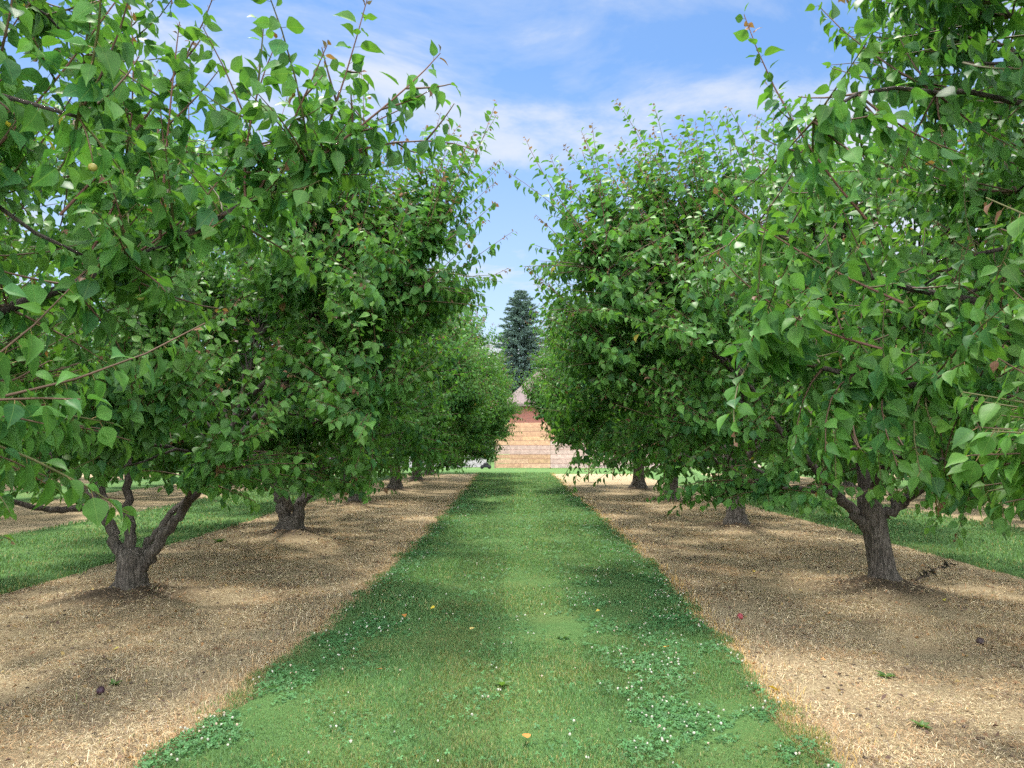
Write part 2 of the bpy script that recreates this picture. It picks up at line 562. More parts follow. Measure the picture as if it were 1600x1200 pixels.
mb = MB()
for li, (a, b) in enumerate(LANES[:3]):
    specs = [(3.2, 6.5, 14000, .030, .0032), (6.5, 11, 6000, .034, .005), (11, 20, 1800, .038, .009), (20, Y_END, 420, .045, .02)] if li == 0 else \
            [(6, 14, 1300, .05, .009), (14, 26, 300, .055, .02)]
    for (y0, y1, dens, hh, ww) in specs:
        lo = -2.2 if li == 0 else (-8.8 if li == 1 else 5.6)
        hi = 2.2 if li == 0 else (-5.0 if li == 1 else 9.5)
        n = int(dens * (hi - lo) * (y1 - y0))
        x, y = scatter(n, lo, hi, y0, y1)
        sp_ = .11 * np.clip(fbm(x, y, 35, 1.6, 2), 0, 1)
        k = in_view(x, y) & (x > a(y) - 0.02 - sp_ + rng.normal(0, .03, n)) & (x < b(y) + 0.02 + sp_ + rng.normal(0, .03, n))
        x, y = x[k], y[k]; n = len(x)
        h = hh * rng.uniform(0.45, 1.25, n) * (1 + 0.25 * fbm(x, y, 33, 0.5, 2))
        blades(mb, x, y, np.full(n, 0.024), h, ww * rng.uniform(.7, 1.3, n), rng.uniform(0, 6.283, n), rng.uniform(0.15, 0.9, n), grass_colour(x, y, n))
o = mb.build("grass", M_GRASS)
tag(o, "short mown green grass of the lane between the tree rows", "grass", kind="stuff")

# clover: three-part leaves with white heads, thick on both margins of the near lane
mb = MB()
ico_v = []
for i in range(3):
    for j in range(6):
        th = (0.28 + 0.25 * i) * math.pi; ph = (j + 0.5 * i) / 6 * 6.283
        ico_v.append((math.sin(th) * math.cos(ph), math.sin(th) * math.sin(ph), math.cos(th)))
ico_v = np.array(ico_v + [(0, 0, 1.0)])
ico_f = [(12 - 12 + j, 6 + j, (j + 1) % 6) for j in range(6)] + [(6 + j, 6 + (j + 1) % 6, (j + 1) % 6) for j in range(6)] + \
        [(6 + j, 12 + j, 6 + (j + 1) % 6) for j in range(6)] + [(12 + j, 12 + (j + 1) % 6, 6 + (j + 1) % 6) for j in range(6)] + [(18, j, (j + 1) % 6) for j in range(6)]


def clover_density(x, y):
    e = np.minimum(np.abs(x - lane_l(y)), np.abs(lane_r(y) - x))
    d = np.exp(-(e / 0.38) ** 2) * 0.9 + np.where(x > 0.55, 0.45, 0.0) * np.exp(-((y - 5) / 3.5) ** 2) + 0.10
    return np.clip(d * (0.55 + 0.9 * fbm(x, y, 41, 1.1, 4)), 0, 1)


for (y0, y1, dens, rr) in [(3.2, 7, 3600, .0075), (7, 12, 1100, .011), (12, 22, 300, .018)]:
    n = int(dens * 4.2 * (y1 - y0))
    x, y = scatter(n, -2.1, 2.1, y0, y1)
    k = in_view(x, y, .5) & (x > lane_l(y)) & (x < lane_r(y)) & (rng.uniform(0, 1, n) < clover_density(x, y))
    x, y = x[k], y[k]; n = len(x)
    z = rng.uniform(0.034, 0.056, n)
    az = rng.uniform(0, 6.283, n); r = rr * rng.uniform(.7, 1.35, n)
    tx, ty = rng.normal(0, .35, n), rng.normal(0, .35, n)
    vs = [np.stack([x, y, z], 1)]
    for j in range(3):
        for (da, f) in ((-.62, .95), (-.3, 1.75), (.3, 1.75), (.62, .95)):
            a_ = az + j * 2.094 + da
            ox, oy = np.cos(a_) * r * f, np.sin(a_) * r * f
            vs.append(np.stack([x + ox, y + oy, z + 0.15 * r + ox * tx + oy * ty], 1))
    V = np.stack(vs, 1)
    F = [(0, 1 + 4 * j, 2 + 4 * j, 3 + 4 * j, 4 + 4 * j) for j in range(3)]
    c = np.array([0.075, 0.190, 0.066]) * rng.uniform(.7, 1.5, n)[:, None]
    mb.tile(V, F, c, np.zeros((13, 2)))
for (y0, y1, dens, rr) in [(3.3, 8, 85, .0066), (8, 16, 40, .0072), (16, 32, 12, .010)]:
    n = int(dens * 4.2 * (y1 - y0))
    x, y = scatter(n, -2.1, 2.1, y0, y1)
    k = (x > lane_l(y) - 0.05) & (x < lane_r(y) + 0.05) & (rng.uniform(0, 1, n) < 1.25 * clover_density(x, y))
    x, y = x[k], y[k]; n = len(x)
    r = rr * rng.uniform(.6, 1.25, n)
    P = np.stack([x, y, rng.uniform(.05, .08, n)], 1)
    V = P[:, None, :] + ico_v[None] * r[:, None, None] * (1 + rng.uniform(-.2, .2, (n, len(ico_v), 1)))
    c = np.array([0.60, 0.58, 0.50]) * rng.uniform(.75, 1.1, n)[:, None]
    c[rng.uniform(0, 1, n) < .25] *= np.array([1.0, .82, .75])
    mb.tile(V, ico_f, c, np.zeros((len(ico_v), 2)))
    blades(mb, x, y, np.full(n, .025), P[:, 2] - .025, np.full(n, .003), rng.uniform(0, 6, n), np.full(n, .02), np.tile(np.array([.06, .14, .03]), (n, 1)))
o = mb.build("clover", M_GRASS)
tag(o, "white clover with small round pale heads along the lane margins", "clover", kind="stuff")

# straw, thatch and dead weeds on the dry strips
STRAW_C = np.array([[.67, .54, .335], [.60, .47, .275], [.75, .64, .44], [.42, .23, .13], [.36, .28, .21], [.60, .38, .20], [.16, .12, .09], [.24, .27, .10]])
STRAW_P = np.array([.24, .19, .19, .09, .09, .07, .11, .02])


def straw_colour(n, x=None, y=None):
    k = rng.choice(len(STRAW_C), n, p=STRAW_P)
    c = STRAW_C[k] * rng.uniform(.55, 1.2, n)[:, None]
    if x is not None:
        p = fbm(x, y, 71, .9, 4)
        red = (rng.uniform(0, 1, n) < np.clip(p * .9 - .25, 0, .60))[:, None]
        c = np.where(red, np.array([.50, .32, .17]) * rng.uniform(.6, 1.25, n)[:, None], c)
        dk = (rng.uniform(0, 1, n) < np.clip(fbm(x, y, 72, 1.3, 4) * .9 - .28, 0, .55))[:, None]
        c = np.where(dk, np.array([.17, .125, .09]) * rng.uniform(.6, 1.3, n)[:, None], c)
    return c


mb = MB()
for side in (-1, 1):
    lo, hi = (-5.6, -1.2) if side < 0 else (1.2, 6.2)
    for (y0, y1, dens, ll, ww) in [(3.2, 7, 9500, .034, .0023), (7, 12, 3800, .042, .0036), (12, 22, 900, .06, .007)]:
        n = int(dens * (hi - lo) * (y1 - y0))
        x, y = scatter(n, lo, hi, y0, y1)
        edge = (x < lane_l(y) + .05) if side < 0 else (x > lane_r(y) - .05)
        far = (x > LANES[1][1](y)) if side < 0 else (x < LANES[2][0](y))
        patch = fbm(x, y, 51 + side, 0.7, 3) * .5 + .62
        k = edge & far & in_view(x, y) & (rng.uniform(0, 1, n) < patch) & (rng.uniform(0, 1, n) > mound(x, y) * 7.0)
        x, y = x[k], y[k]; n = len(x)
        z = dirt_h(x, y) + rng.uniform(0.0, .014, n)
        az = rng.uniform(0, 6.283, n)
        el = np.abs(rng.normal(0, .28, n))
        d = np.stack([np.cos(az) * np.cos(el), np.sin(az) * np.cos(el), np.sin(el)], 1)
        s = np.stack([-np.sin(az), np.cos(az), rng.normal(0, .4, n)], 1)
        L = (ll * rng.uniform(.35, 1.3, n))[:, None]; W = (ww * rng.uniform(.6, 1.3, n))[:, None]
        P = np.stack([x, y, z], 1)
        bend = np.stack([rng.normal(0, .15, n), rng.normal(0, .15, n), rng.uniform(0, .12, n)], 1) * L
        mid = P + d * L * .55 + bend
        tip = P + d * L
        V = np.stack([P - s * W / 2, P + s * W / 2, mid - s * W * .45, mid + s * W * .45, tip], 1)
        mb.tile(V, BL_F, straw_colour(n, x, y), BL_UV)
    # standing dead stalks and yellowed sprayed margin beside the lane
    for (y0, y1, dens, hh, ww) in [(3.2, 8, 3200, .042, .0034), (8, 20, 800, .05, .006), (20, Y_END, 90, .07, .016)]:
        n = int(dens * (hi - lo) * (y1 - y0))
        x, y = scatter(n, lo, hi, y0, y1)
        e = (lane_l(y) - x) if side < 0 else (x - lane_r(y))
        margin = np.exp(-(np.clip(e, 0, 9) / (0.22 if side > 0 else .28)) ** 2)
        far = (x > LANES[1][1](y)) if side < 0 else (x < LANES[2][0](y))
        k = (e > -.04) & far & in_view(x, y) & (rng.uniform(0, 1, n) < .03 + .9 * margin + .12 * (fbm(x, y, 61 + side, .5, 3) > .55)) & (mound(x, y) < .05)
        x, y, margin = x[k], y[k], margin[k]; n = len(x)
        c = straw_colour(n)
        gold = (rng.uniform(0, 1, n) < margin * .85)[:, None]
        c = np.where(gold, np.array([.62, .40, .13] if side > 0 else [.50, .34, .17]) * rng.uniform(.6, 1.2, n)[:, None], c)
        blades(mb, x, y, dirt_h(x, y), hh * rng.uniform(.4, 1.4, n), ww * rng.uniform(.6, 1.3, n), rng.uniform(0, 6.283, n), rng.uniform(.2, 1.1, n), c)
# curled dead leaves and small dark clods lying in the straw
for side in (-1, 1):
    lo, hi = (-5.4, -1.4) if side < 0 else (1.6, 6.0)
    n = 2600
    y = 3.2 + 15 * rng.uniform(0, 1, n) ** 1.5; x = rng.uniform(lo, hi, n)
    k = in_view(x, y) & ((x < lane_l(y) - .02) if side < 0 else (x > lane_r(y) + .02)) & (rng.uniform(0, 1, n) < .35 + .5 * fbm(x, y, 81, .8, 3))
    x, y = x[k], y[k]; n = len(x)
    r = rng.uniform(.004, .013, n) * (1 + (y > 9) * .5)
    V = np.stack([x, y, dirt_h(x, y) + r * .3], 1)[:, None] + ico_v[None] * r[:, None, None] * rng.uniform(.5, 1.4, (n, len(ico_v), 1)) * np.array([1.2, 1.0, .7])
    mb.tile(V, ico_f, np.array([.13, .095, .07]) * rng.uniform(.35, 1.5, n)[:, None], np.zeros((len(ico_v), 2)))
    n = 1500
    y = 3.2 + 15 * rng.uniform(0, 1, n) ** 1.4; x = rng.uniform(lo, hi, n)
    k = in_view(x, y) & ((x < lane_l(y) - .02) if side < 0 else (x > lane_r(y) + .02))
    x, y = x[k], y[k]; n = len(x)
    a = rng.uniform(0, 6.283, n); L = rng.uniform(.018, .045, n)
    d = np.stack([np.cos(a), np.sin(a), rng.normal(.1, .25, n)], 1) * L[:, None]
    q = np.stack([-np.sin(a), np.cos(a), rng.normal(0, .5, n)], 1) * (L * rng.uniform(.2, .4, n))[:, None]
    up_ = np.array([0, 0, 1.0]) * (L * rng.uniform(.1, .35, n))[:, None]
    P = np.stack([x, y, dirt_h(x, y) + .010], 1)
    V = np.stack([P, P + d * .5 + q + up_, P + d * 1.05, P + d * .5 - q + up_, P + d * .5], 1)
    lc = np.array([[.30, .17, .09], [.20, .12, .07], [.42, .30, .12], [.13, .08, .06], [.38, .20, .08]])
    mb.tile(V, [(0, 4, 1), (4, 2, 1), (0, 3, 4), (4, 3, 2)], lc[rng.integers(0, 5, n)] * rng.uniform(.6, 1.2, n)[:, None], np.zeros((5, 2)))
o = mb.build("straw", M_STRAW)
tag(o, "pale dead grass and straw matted over the dry tree strips", "straw", kind="stuff")


# ------------------------------------------------------------------ fruit trees
def leaf_template(near):
    ts = [.10, .27, .48, .70, .88] if near else [.22, .58]
    ws = [.24, .43, .45, .30, .11] if near else [.42, .38]
    V = [(0, 0, 0)]; UV = [(.5, 0)]
    for t, w in zip(ts, ws):
        droop = -0.30 * t * t
        V += [(-w, t, droop + .16 * w), (0, t, droop - .03), (w, t, droop + .16 * w)]
        UV += [(.5 - w, t), (.5, t), (.5 + w, t)]
    V.append((0, 1.03, -.36)); UV.append((.5, 1))
    F = [(0, 2, 1), (0, 3, 2)]
    for i in range(len(ts) - 1):
        a = 1 + 3 * i
        F += [(a, a + 1, a + 4, a + 3), (a + 1, a + 2, a + 5, a + 4)]
    a = 1 + 3 * (len(ts) - 1); tip = len(V) - 1
    F += [(a, a + 1, tip), (a + 1, a + 2, tip)]
    return np.array(V), F, np.array(UV)


LEAF_NEAR, LEAF_FAR = leaf_template(True), leaf_template(False)


def unit(v): return v / (np.linalg.norm(v, axis=-1, keepdims=True) + 1e-9)


def bez(a, b, c, n):
    t = np.linspace(0, 1, n)[:, None]
    return (1 - t) ** 2 * a + 2 * t * (1 - t) * b + t * t * c


PROF_H = [0.0, 0.12, 0.20, 0.35, 0.55, 0.75, 0.88, 1.0]
PROF_R = [0.74, 0.86, 0.94, 1.0, 1.05, 1.0, 0.84, 0.50]


class Tree:
    def __init__(s, seed, R=3.1, H=4.5, lod=1, trunk=None, limbs=None, n_sec=125, n_shoot=1150, n_whip=90, low=0.85, leaf=0.099,
                 extra=(), whips=(), fork=0.7, squash=(1, 1), keep=None, side=0, maxL=1.15, dense=.034, strict=False):
        r = s.r = np.random.default_rng(seed)
        s.R, s.H, s.low, s.leaf, s.lod = R, H, low, leaf, lod
        s.ph = r.uniform(0, 6.283, 4); s.squash = squash; s.keep = keep; s.maxL = maxL; s.dense = dense; s.strict = strict
        s.wood, s.tw, s.cr = MB(), MB(), MB()
        s.lp, s.ld, s.ls, s.lc, s.lk = [], [], [], [], []
        # trunk
        if trunk is None:
            lx, ly = r.uniform(-.07, .07, 2)
            trunk = [(0, 0, -.15, .25), (0, 0, .04, .20), (0, 0, .16, .165), (lx * .5, ly * .5, fork * .6, .15), (lx, ly, fork + .05, .16), (lx, ly, fork + .16, .11)]
        tr = np.array(trunk, float)
        tt = np.linspace(0, len(tr) - 1, 16)
        tr = np.stack([np.interp(tt, np.arange(len(tr)), tr[:, i]) for i in range(4)], 1)
        s.wood.tube(tr[:, :3], tr[:, 3], 22, wob=.03, rng=r, lobe=.22)
        top = tr[-4, :3]
        # scaffold limbs
        if limbs is None:
            n = r.integers(4, 6); a0 = r.uniform(0, 6.283)
            limbs = []
            for i in range(n):
                a = a0 + i * 6.283 / n + r.uniform(-.3, .3)
                sp_ = r.uniform(.8, 1.15)
                pts = []
                for (rr, hh) in ((0.02, -.08), (.22, .12), (.52, .50), (.88, 1.05), (1.25, 1.8), (1.6, 2.7)):
                    a += r.uniform(-.12, .12)
                    pts.append(top + np.array([math.cos(a) * rr * sp_, math.sin(a) * rr * sp_, hh * r.uniform(.85, 1.12)]))
                limbs.append((pts, .085 * r.uniform(.85, 1.15)))
        nodes, tang, noder = [], [], []
        for pts, r0 in limbs:
            pts = np.array(pts, float)
            t = np.linspace(0, len(pts) - 1, 5 * len(pts))
            pp = np.stack([np.interp(t, np.arange(len(pts)), pts[:, i]) for i in range(3)], 1)
            for _ in range(2):
                pp[1:-1] = (pp[:-2] + 2 * pp[1:-1] + pp[2:]) / 4
            rad = r0 * (1 - .78 * np.linspace(0, 1, len(pp)) ** .8)
            pp[3:] += r.normal(0, .012, pp[3:].shape)
            s.wood.tube(pp, rad, 9, wob=.05, rng=r)
            nodes.append(pp[7:]); tang.append(unit(np.gradient(pp, axis=0))[7:]); noder.append(rad[7:])
        PN, PT, PR = np.concatenate(nodes), np.concatenate(tang), np.concatenate(noder)
        # secondary branches
        SN, ST, SD = [PN[PN[:, 2] > 1.3]], [PT[PN[:, 2] > 1.3]], []
        tg = s.sample(n_sec, .5, .88, 1.0)
        for p in list(tg):
            d = np.linalg.norm(PN - p, axis=1) + 1.2 * np.maximum(0, PN[:, 2] + .12 - p[2]) + r.uniform(0, .25, len(PN))
            k = int(np.argmin(d)); a = PN[k]
            L = np.linalg.norm(p - a)
            ctrl = a + PT[k] * L * .25 + (p - a) * .35 + np.array([0, 0, .14 * L])
            q = bez(a, ctrl, p, 9); q[1:] += r.normal(0, .02, q[1:].shape)
            s.wood.tube(q, np.linspace(min(PR[k] * .75, .034), .006, 9), 6)
            SN.append(q[2:]); ST.append(unit(np.gradient(q, axis=0))[2:])
            s.leaves_on(q[2:], spacing=.035, spur=True)
        for q, r0 in extra:
            q = np.array(q, float); t = np.linspace(0, len(q) - 1, 14)
            q = np.stack([np.interp(t, np.arange(len(q)), q[:, i]) for i in range(3)], 1)
            for _ in range(2): q[1:-1] = (q[:-2] + 2 * q[1:-1] + q[2:]) / 4
            s.wood.tube(q, np.linspace(r0, .009, 14), 7)
            SN.append(q[2:]); ST.append(unit(np.gradient(q, axis=0))[2:])
            s.leaves_on(q[4:], spacing=.03, spur=True)
            for _ in range(26):
                k = r.integers(4, 14); dd = unit(r.normal(0, 1, 3) * np.array([1, 1, .6]) + np.array([0, 0, .35]))
                s.shoot(q[k], q[k] + dd * r.uniform(.15, .42), dd)
        SN, ST = np.concatenate(SN), np.concatenate(ST)
        s.SN = SN
        # leafy shoots filling the crown
        tg = s.sample(n_shoot, .42, 1.02, 1.7)
        cl = s.sample(150, .5, 1.0, 1.8)
        pick = r.uniform(0, 1, n_shoot) < .62
        near_ = cl[r.integers(0, len(cl), n_shoot)] + r.normal(0, .24, (n_shoot, 3))
        tg = np.where((pick & (near_[:, 2] > low - .1))[:, None], near_, tg)
        if side:      # the crown leans out over the lane
            u_ = unit(r.normal(0, 1, (300, 3))) * r.uniform(0, 1, (300, 1)) ** .6
            bulge = np.array([side * 2.4, -.3, 2.75]) + u_ * np.array([1.25, 1.8, 1.1])
            tg = np.concatenate([tg, bulge[bulge[:, 2].argsort()]])
        for p in tg:
            dv = SN - p
            d = np.sqrt((dv ** 2).sum(1)) + .5 * np.maximum(0, dv[:, 2])
            k = int(np.argmin(d)); a = SN[k]
            L = np.linalg.norm(p - a)
            if L > s.maxL:
                p = a + (p - a) / L * s.maxL * r.uniform(.7, 1.0)
            if L < .22:
                p = a + unit(p - a) * .3
            if keep is None or (keep(p) and keep(a)): s.shoot(a, p, ST[k])
        # long upright whips that break the outline
        rad = np.hypot(SN[:, 0], SN[:, 1])
        cand = np.where((SN[:, 2] > .60 * H) | ((SN[:, 2] > .42 * H) & (rad > .72 * R)))[0]
        for k in (r.choice(cand, n_whip) if len(cand) else []):
            a = SN[k]
            out = unit(np.array([a[0], a[1], 0.0]))
            f = (a[2] / H)
            dd = unit(out * r.uniform(.2, .9) * (1.35 - .8 * f) + np.array([0, 0, r.uniform(.5, 1.0) * (.25 + .9 * f)]) + r.normal(0, .16, 3))
            e_ = a + dd * r.uniform(.55, 1.15)
            if keep is None or (keep(e_) and keep(a)): s.whip(a, e_)
        if side:
            cs = np.where((SN[:, 0] * side > 1.3) & (SN[:, 2] > 2.3) & (np.abs(SN[:, 1]) < 2.2))[0]
            pw = np.clip(SN[cs, 0] * side, 0, 9) ** 2
            for k in r.choice(cs, 165, p=pw / pw.sum()):
                dd = unit(np.array([side * r.uniform(.1, .75), r.uniform(-.4, .3), r.uniform(.45, 1.0)]))
                s.whip(SN[k], SN[k] + dd * r.uniform(.6, 1.6))
        for a, b in whips:
            s.whip(np.array(a, float), np.array(b, float), True)

    def env(s, h, az):
        return s.R * np.interp((h - s.low + .35) / (s.H - s.low + .35), PROF_H, PROF_R) * (1 + .10 * np.sin(2 * az + s.ph[0]) + .09 * np.sin(3 * az + s.ph[1]) + .07 * np.sin(5 * az + 2.2 * h + s.ph[2]))

    def sample(s, n, f0, f1, bias):
        r = s.r; out = []
        while len(out) < n:
            h = r.uniform(s.low, s.H); az = r.uniform(0, 6.283)
            e = s.env(h, az)
            if r.uniform(0, 1) > (e / s.R / 1.15): continue
            f = f0 + (f1 - f0) * r.uniform(0, 1) ** (1 / bias)
            if h > .8 * s.H: f = r.uniform(.1, 1.0)
            out.append((math.cos(az) * e * f * s.squash[0], math.sin(az) * e * f * s.squash[1], h))
        return np.array(out)

    def shoot(s, a, p, tdir):
        r = s.r
        if s.strict and not s.keep(p): return
        L = np.linalg.norm(p - a)
        h = p[2]
        up = .30 if h > 1.6 else (.10 if h > 1.2 else -.10)
        p = p + np.array([0, 0, up * L * r.uniform(.2, 1.0)])
        ctrl = a + (p - a) * .5 + tdir * L * .12 + np.array([0, 0, -.06 * L if up > .2 else .12 * L])
        q = bez(a, ctrl, p, 5)
        s.tw.tube(q, np.linspace(.0055, .002, 5), 4, col=(.10, .058, .035) if r.uniform() < .6 else (.10, .095, .035), cap=False)
        s.leaves_on(q, spacing=s.dense, tip=r.uniform() < .16)

    def whip(s, a, p, strong=False):
        r = s.r
        L = np.linalg.norm(p - a)
        ctrl = a + (p - a) * .5 + r.normal(0, .09, 3) * L + np.array([0, 0, .10 * L * r.uniform(-1, .8)])
        q = bez(a, ctrl, p, 7)
        s.tw.tube(q, np.linspace(.0065 if strong else .0055, .002, 7), 5, col=(.15, .07, .05), cap=False)
        s.leaves_on(q, spacing=.026 if strong else .031, tip=True, taper=True)
        if strong and s.lod == 0:      # short side spurs low on the vigorous shoots
            for k in (1, 2, 2, 3, 4):
                dd = unit(r.normal(0, 1, 3) * np.array([1, 1, .5]) + (p - a) * .8)
                s.shoot(q[k], q[k] + dd * r.uniform(.10, .26), dd)

    def leaves_on(s, q, spacing=.045, tip=False, taper=False, spur=False):
        r = s.r
        seg = np.linalg.norm(np.diff(q, axis=0), axis=1); cum = np.concatenate([[0], np.cumsum(seg)])
        Lt = cum[-1]
        n = max(2, int(Lt / spacing))
        t = (np.linspace(.10, 1.0, n) + r.uniform(-.4, .4, n) / n).clip(0, 1) * Lt
        P = np.stack([np.interp(t, cum, q[:, i]) for i in range(3)], 1)
        g = np.gradient(q, axis=0)
        D = unit(np.stack([np.interp(t, cum, g[:, i]) for i in range(3)], 1))
        ph = np.arange(n) * 2.4 + r.uniform(0, 6.283)
        ref = np.where(np.abs(D[:, 2:3]) < .9, np.array([[0, 0, 1.0]]), np.array([[1.0, 0, 0]]))
        A = unit(np.cross(D, ref)); B = np.cross(D, A)
        rad = np.cos(ph)[:, None] * A + np.sin(ph)[:, None] * B
        f = t / max(Lt, 1e-6)
        hang = np.where(D[:, 2] > .75, .35, 1.0) if taper else 1.0
        ld = unit(rad * .72 + D * (.28 + .5 * (f[:, None] ** 3)) + np.array([0, 0, -1.0]) * (r.uniform(.25, 1.35, n) * hang)[:, None] + r.normal(0, .18, (n, 3)))
        sz = s.leaf * r.uniform(.55, 1.22, n)
        if taper: sz = sz * (1.12 - .40 * f ** 2.5)
        elif not spur: sz = sz * (1.0 - .35 * f ** 4)
        # colours
        v = r.uniform(.70, 1.30, n)[:, None]
        c = np.where((r.uniform(0, 1, n) < .28)[:, None], np.array([.044, .136, .042]), np.array([.076, .188, .040])) * v
        yg = np.clip((f - .55) / .45, 0, 1) * r.uniform(.2, 1.0) * (0 if spur else 1)
        c = c * (1 - yg[:, None] * .55) + np.array([.125, .235, .035]) * yg[:, None] * .55
        if tip:
            pk = (f > .90) & (r.uniform(0, 1, n) < .8)
            c[pk] = np.array([.19, .09, .06]) * v[pk] * r.uniform(.6, 1.1)
            sz = np.where(pk, sz * .55, sz)
        odd = r.uniform(0, 1, n)
        c[odd < .0006] = (.36, .30, .06)
        c[(odd > .0025) & (odd < .0030)] = (.20, .11, .06)
        if s.strict:      # clip back the crown on the lane side
            m_ = np.array([bool(s.keep(q_ + np.array([.25, 0, 0]))) for q_ in P])
            P, ld, sz, c = P[m_], ld[m_], sz[m_], c[m_]
        s.lp.append(P); s.ld.append(ld); s.ls.append(sz); s.lc.append(c)

    def finish(s, name_root="fruit_tree"):
        r = s.r
        P, D, S, C = np.concatenate(s.lp), np.concatenate(s.ld), np.concatenate(s.ls), np.concatenate(s.lc)
        n = len(P)
        near = s.lod == 0
        T, F, UV = LEAF_NEAR if near else LEAF_FAR
        up = np.array([0, 0, .75]) + r.normal(0, .40, (n, 3)) + unit(P * np.array([1, 1, 0])) * .75
        N = unit(up - D * (up * D).sum(1, keepdims=True))
        Sd = np.cross(D, N)
        wid = r.uniform(.60, 1.0, n)
        pet = S * .28
        base = P + D * pet[:, None]
        curl = r.uniform(.3, 1.8, n); fold = r.uniform(.2, 2.2, n)
        K_ = T.copy()
        X = K_[None, :, 0] * wid[:, None]
        Yv = np.repeat(K_[None, :, 1], n, 0)
        fz = .16 * np.abs(K_[:, 0])
        Zv = (K_[:, 2] - fz)[None, :] * curl[:, None] + fz[None, :] * fold[:, None]
        if near:   # wavy margin
            Zv = Zv + .035 * np.sin(K_[None, :, 1] * 11 + r.uniform(0, 6, n)[:, None]) * np.abs(K_[None, :, 0]) * 2 * np.sign(K_[None, :, 0])
        V = base[:, None, :] + S[:, None, None] * (X[..., None] * Sd[:, None, :] + Yv[..., None] * D[:, None, :] + Zv[..., None] * N[:, None, :])
        C = C[:, None, :] * (1 + r.normal(0, .10, (n, len(T), 1))) * (1 + np.array([.25, .08, 0]) * (np.abs(T[None, :, :1]) * 2 * r.uniform(0, 1, (n, 1, 1)) ** 3))
        s.cr.tile(V, F, np.clip(C, .004, .9), UV)
        if near:
            w = .0011
            PV = np.stack([P - Sd * w, P + Sd * w, base + Sd * w, base - Sd * w], 1)
            s.tw.tile(PV, [(0, 1, 2, 3)], np.tile(np.array([[.20, .13, .05]]), (n, 1)), np.zeros((4, 2)))
        s.nleaf = n
        return s.wood.mesh("trunk", M_BARK), s.tw.mesh("twigs", M_TWIG), s.cr.mesh("crown", M_LEAF if near else M_LEAF_FAR)


TREE_COUNT = 0


def plant(meshes, xy, label, group, rz=0.0, sc=1.0):
    root = empty("fruit_tree", (xy[0], xy[1], 0.10), rz)
    root.scale = (sc, sc, sc)
    tag(root, label, "tree", group)
    for nm, me in zip(("trunk", "twigs", "crown"), meshes):
        o = bpy.data.objects.new(nm, me); COL.objects.link(o); o.parent = root
    return root


GL, GR = "fruit trees in the row left of the lane", "fruit trees in the row right of the lane"

# first tree on the left: only its crown reaches into the picture
def loc(t, *p): return (p[0] - t[0], p[1] - t[1], p[2] - .10)


tL0 = LEFT_ROW[0]
T = Tree(101, keep=lambda p: math.hypot(p[0] + tL0[0], p[1] + tL0[1]) > 2.35 and p[0] + tL0[0] < -.85 - .25 * max(0, 2.0 - p[2]) and not (p[0] + tL0[0] > -1.15 and p[2] > 3.1), low=1.0, R=2.95, H=4.9, lod=0, leaf=.088, maxL=.8, dense=.027, n_shoot=1850, n_whip=80,
         extra=[([loc(tL0, -3.4, 2.3, 1.35), loc(tL0, -2.5, 2.75, 1.85), loc(tL0, -1.6, 3.05, 2.28), loc(tL0, -.85, 3.15, 2.74)], .034)],
         whips=[(loc(tL0, -.85, 3.15, 2.74), loc(tL0, -.62, 3.2, 3.55)), (loc(tL0, -.95, 3.14, 2.68), loc(tL0, -.30, 3.1, 3.22)),
                (loc(tL0, -1.1, 3.1, 2.6), loc(tL0, -1.0, 3.15, 3.3)), (loc(tL0, -.9, 3.1, 2.7), loc(tL0, -.15, 3.3, 2.88)),
                (loc(tL0, -1.4, 3.0, 2.4), loc(tL0, -1.35, 3.0, 3.3)), (loc(tL0, -1.7, 3.0, 2.3), loc(tL0, -1.6, 3.1, 3.4)), (loc(tL0, -2.0, 2.9, 2.3), loc(tL0, -1.85, 3.0, 3.5)), (loc(tL0, -2.1, 2.8, 2.5), loc(tL0, -1.45, 2.9, 3.5)), (loc(tL0, -1.8, 3.0, 2.5), loc(tL0, -1.2, 3.0, 3.45)), (loc(tL0, -.9, 3.15, 2.72), loc(tL0, -.42, 3.2, 3.05)), (loc(tL0, -1.05, 3.1, 2.62), loc(tL0, -.75, 3.0, 3.2))])
FR = []
for px, py, dY in ((14, 566, 2.25), (252, 480, 2.55), (358, 655, 2.9), (312, 356, 2.95), (60, 690, 2.4)):
    p_ = R_(4.29); dv = (600 - py) / 1200; k_ = dY / (math.cos(p_) - dv * math.sin(p_))
    P_ = np.array([(px - 800) / 1200 * k_ - tL0[0], dY - tL0[1], 1.6 + (math.sin(p_) + dv * math.cos(p_)) * k_ - .10])
    a_ = T.SN[np.argmin(((T.SN - P_) ** 2).sum(1))]
    if np.linalg.norm(P_ - a_) > .16: P_ = a_ + unit(P_ - a_) * .12 - np.array([0, 0, .05])
    T.tw.tube(bez(a_, (a_ + P_) / 2 + np.array([0, 0, .06]), P_ + np.array([0, 0, .018]), 6), np.linspace(.004, .0018, 6), 5, col=(.14, .09, .05))
    FR.append(P_)
ROOT_L0 = plant(T.finish(), tL0, "nearest fruit tree on the left, its big leaves filling the upper left corner", GL)
tR0 = RIGHT_ROW[0]
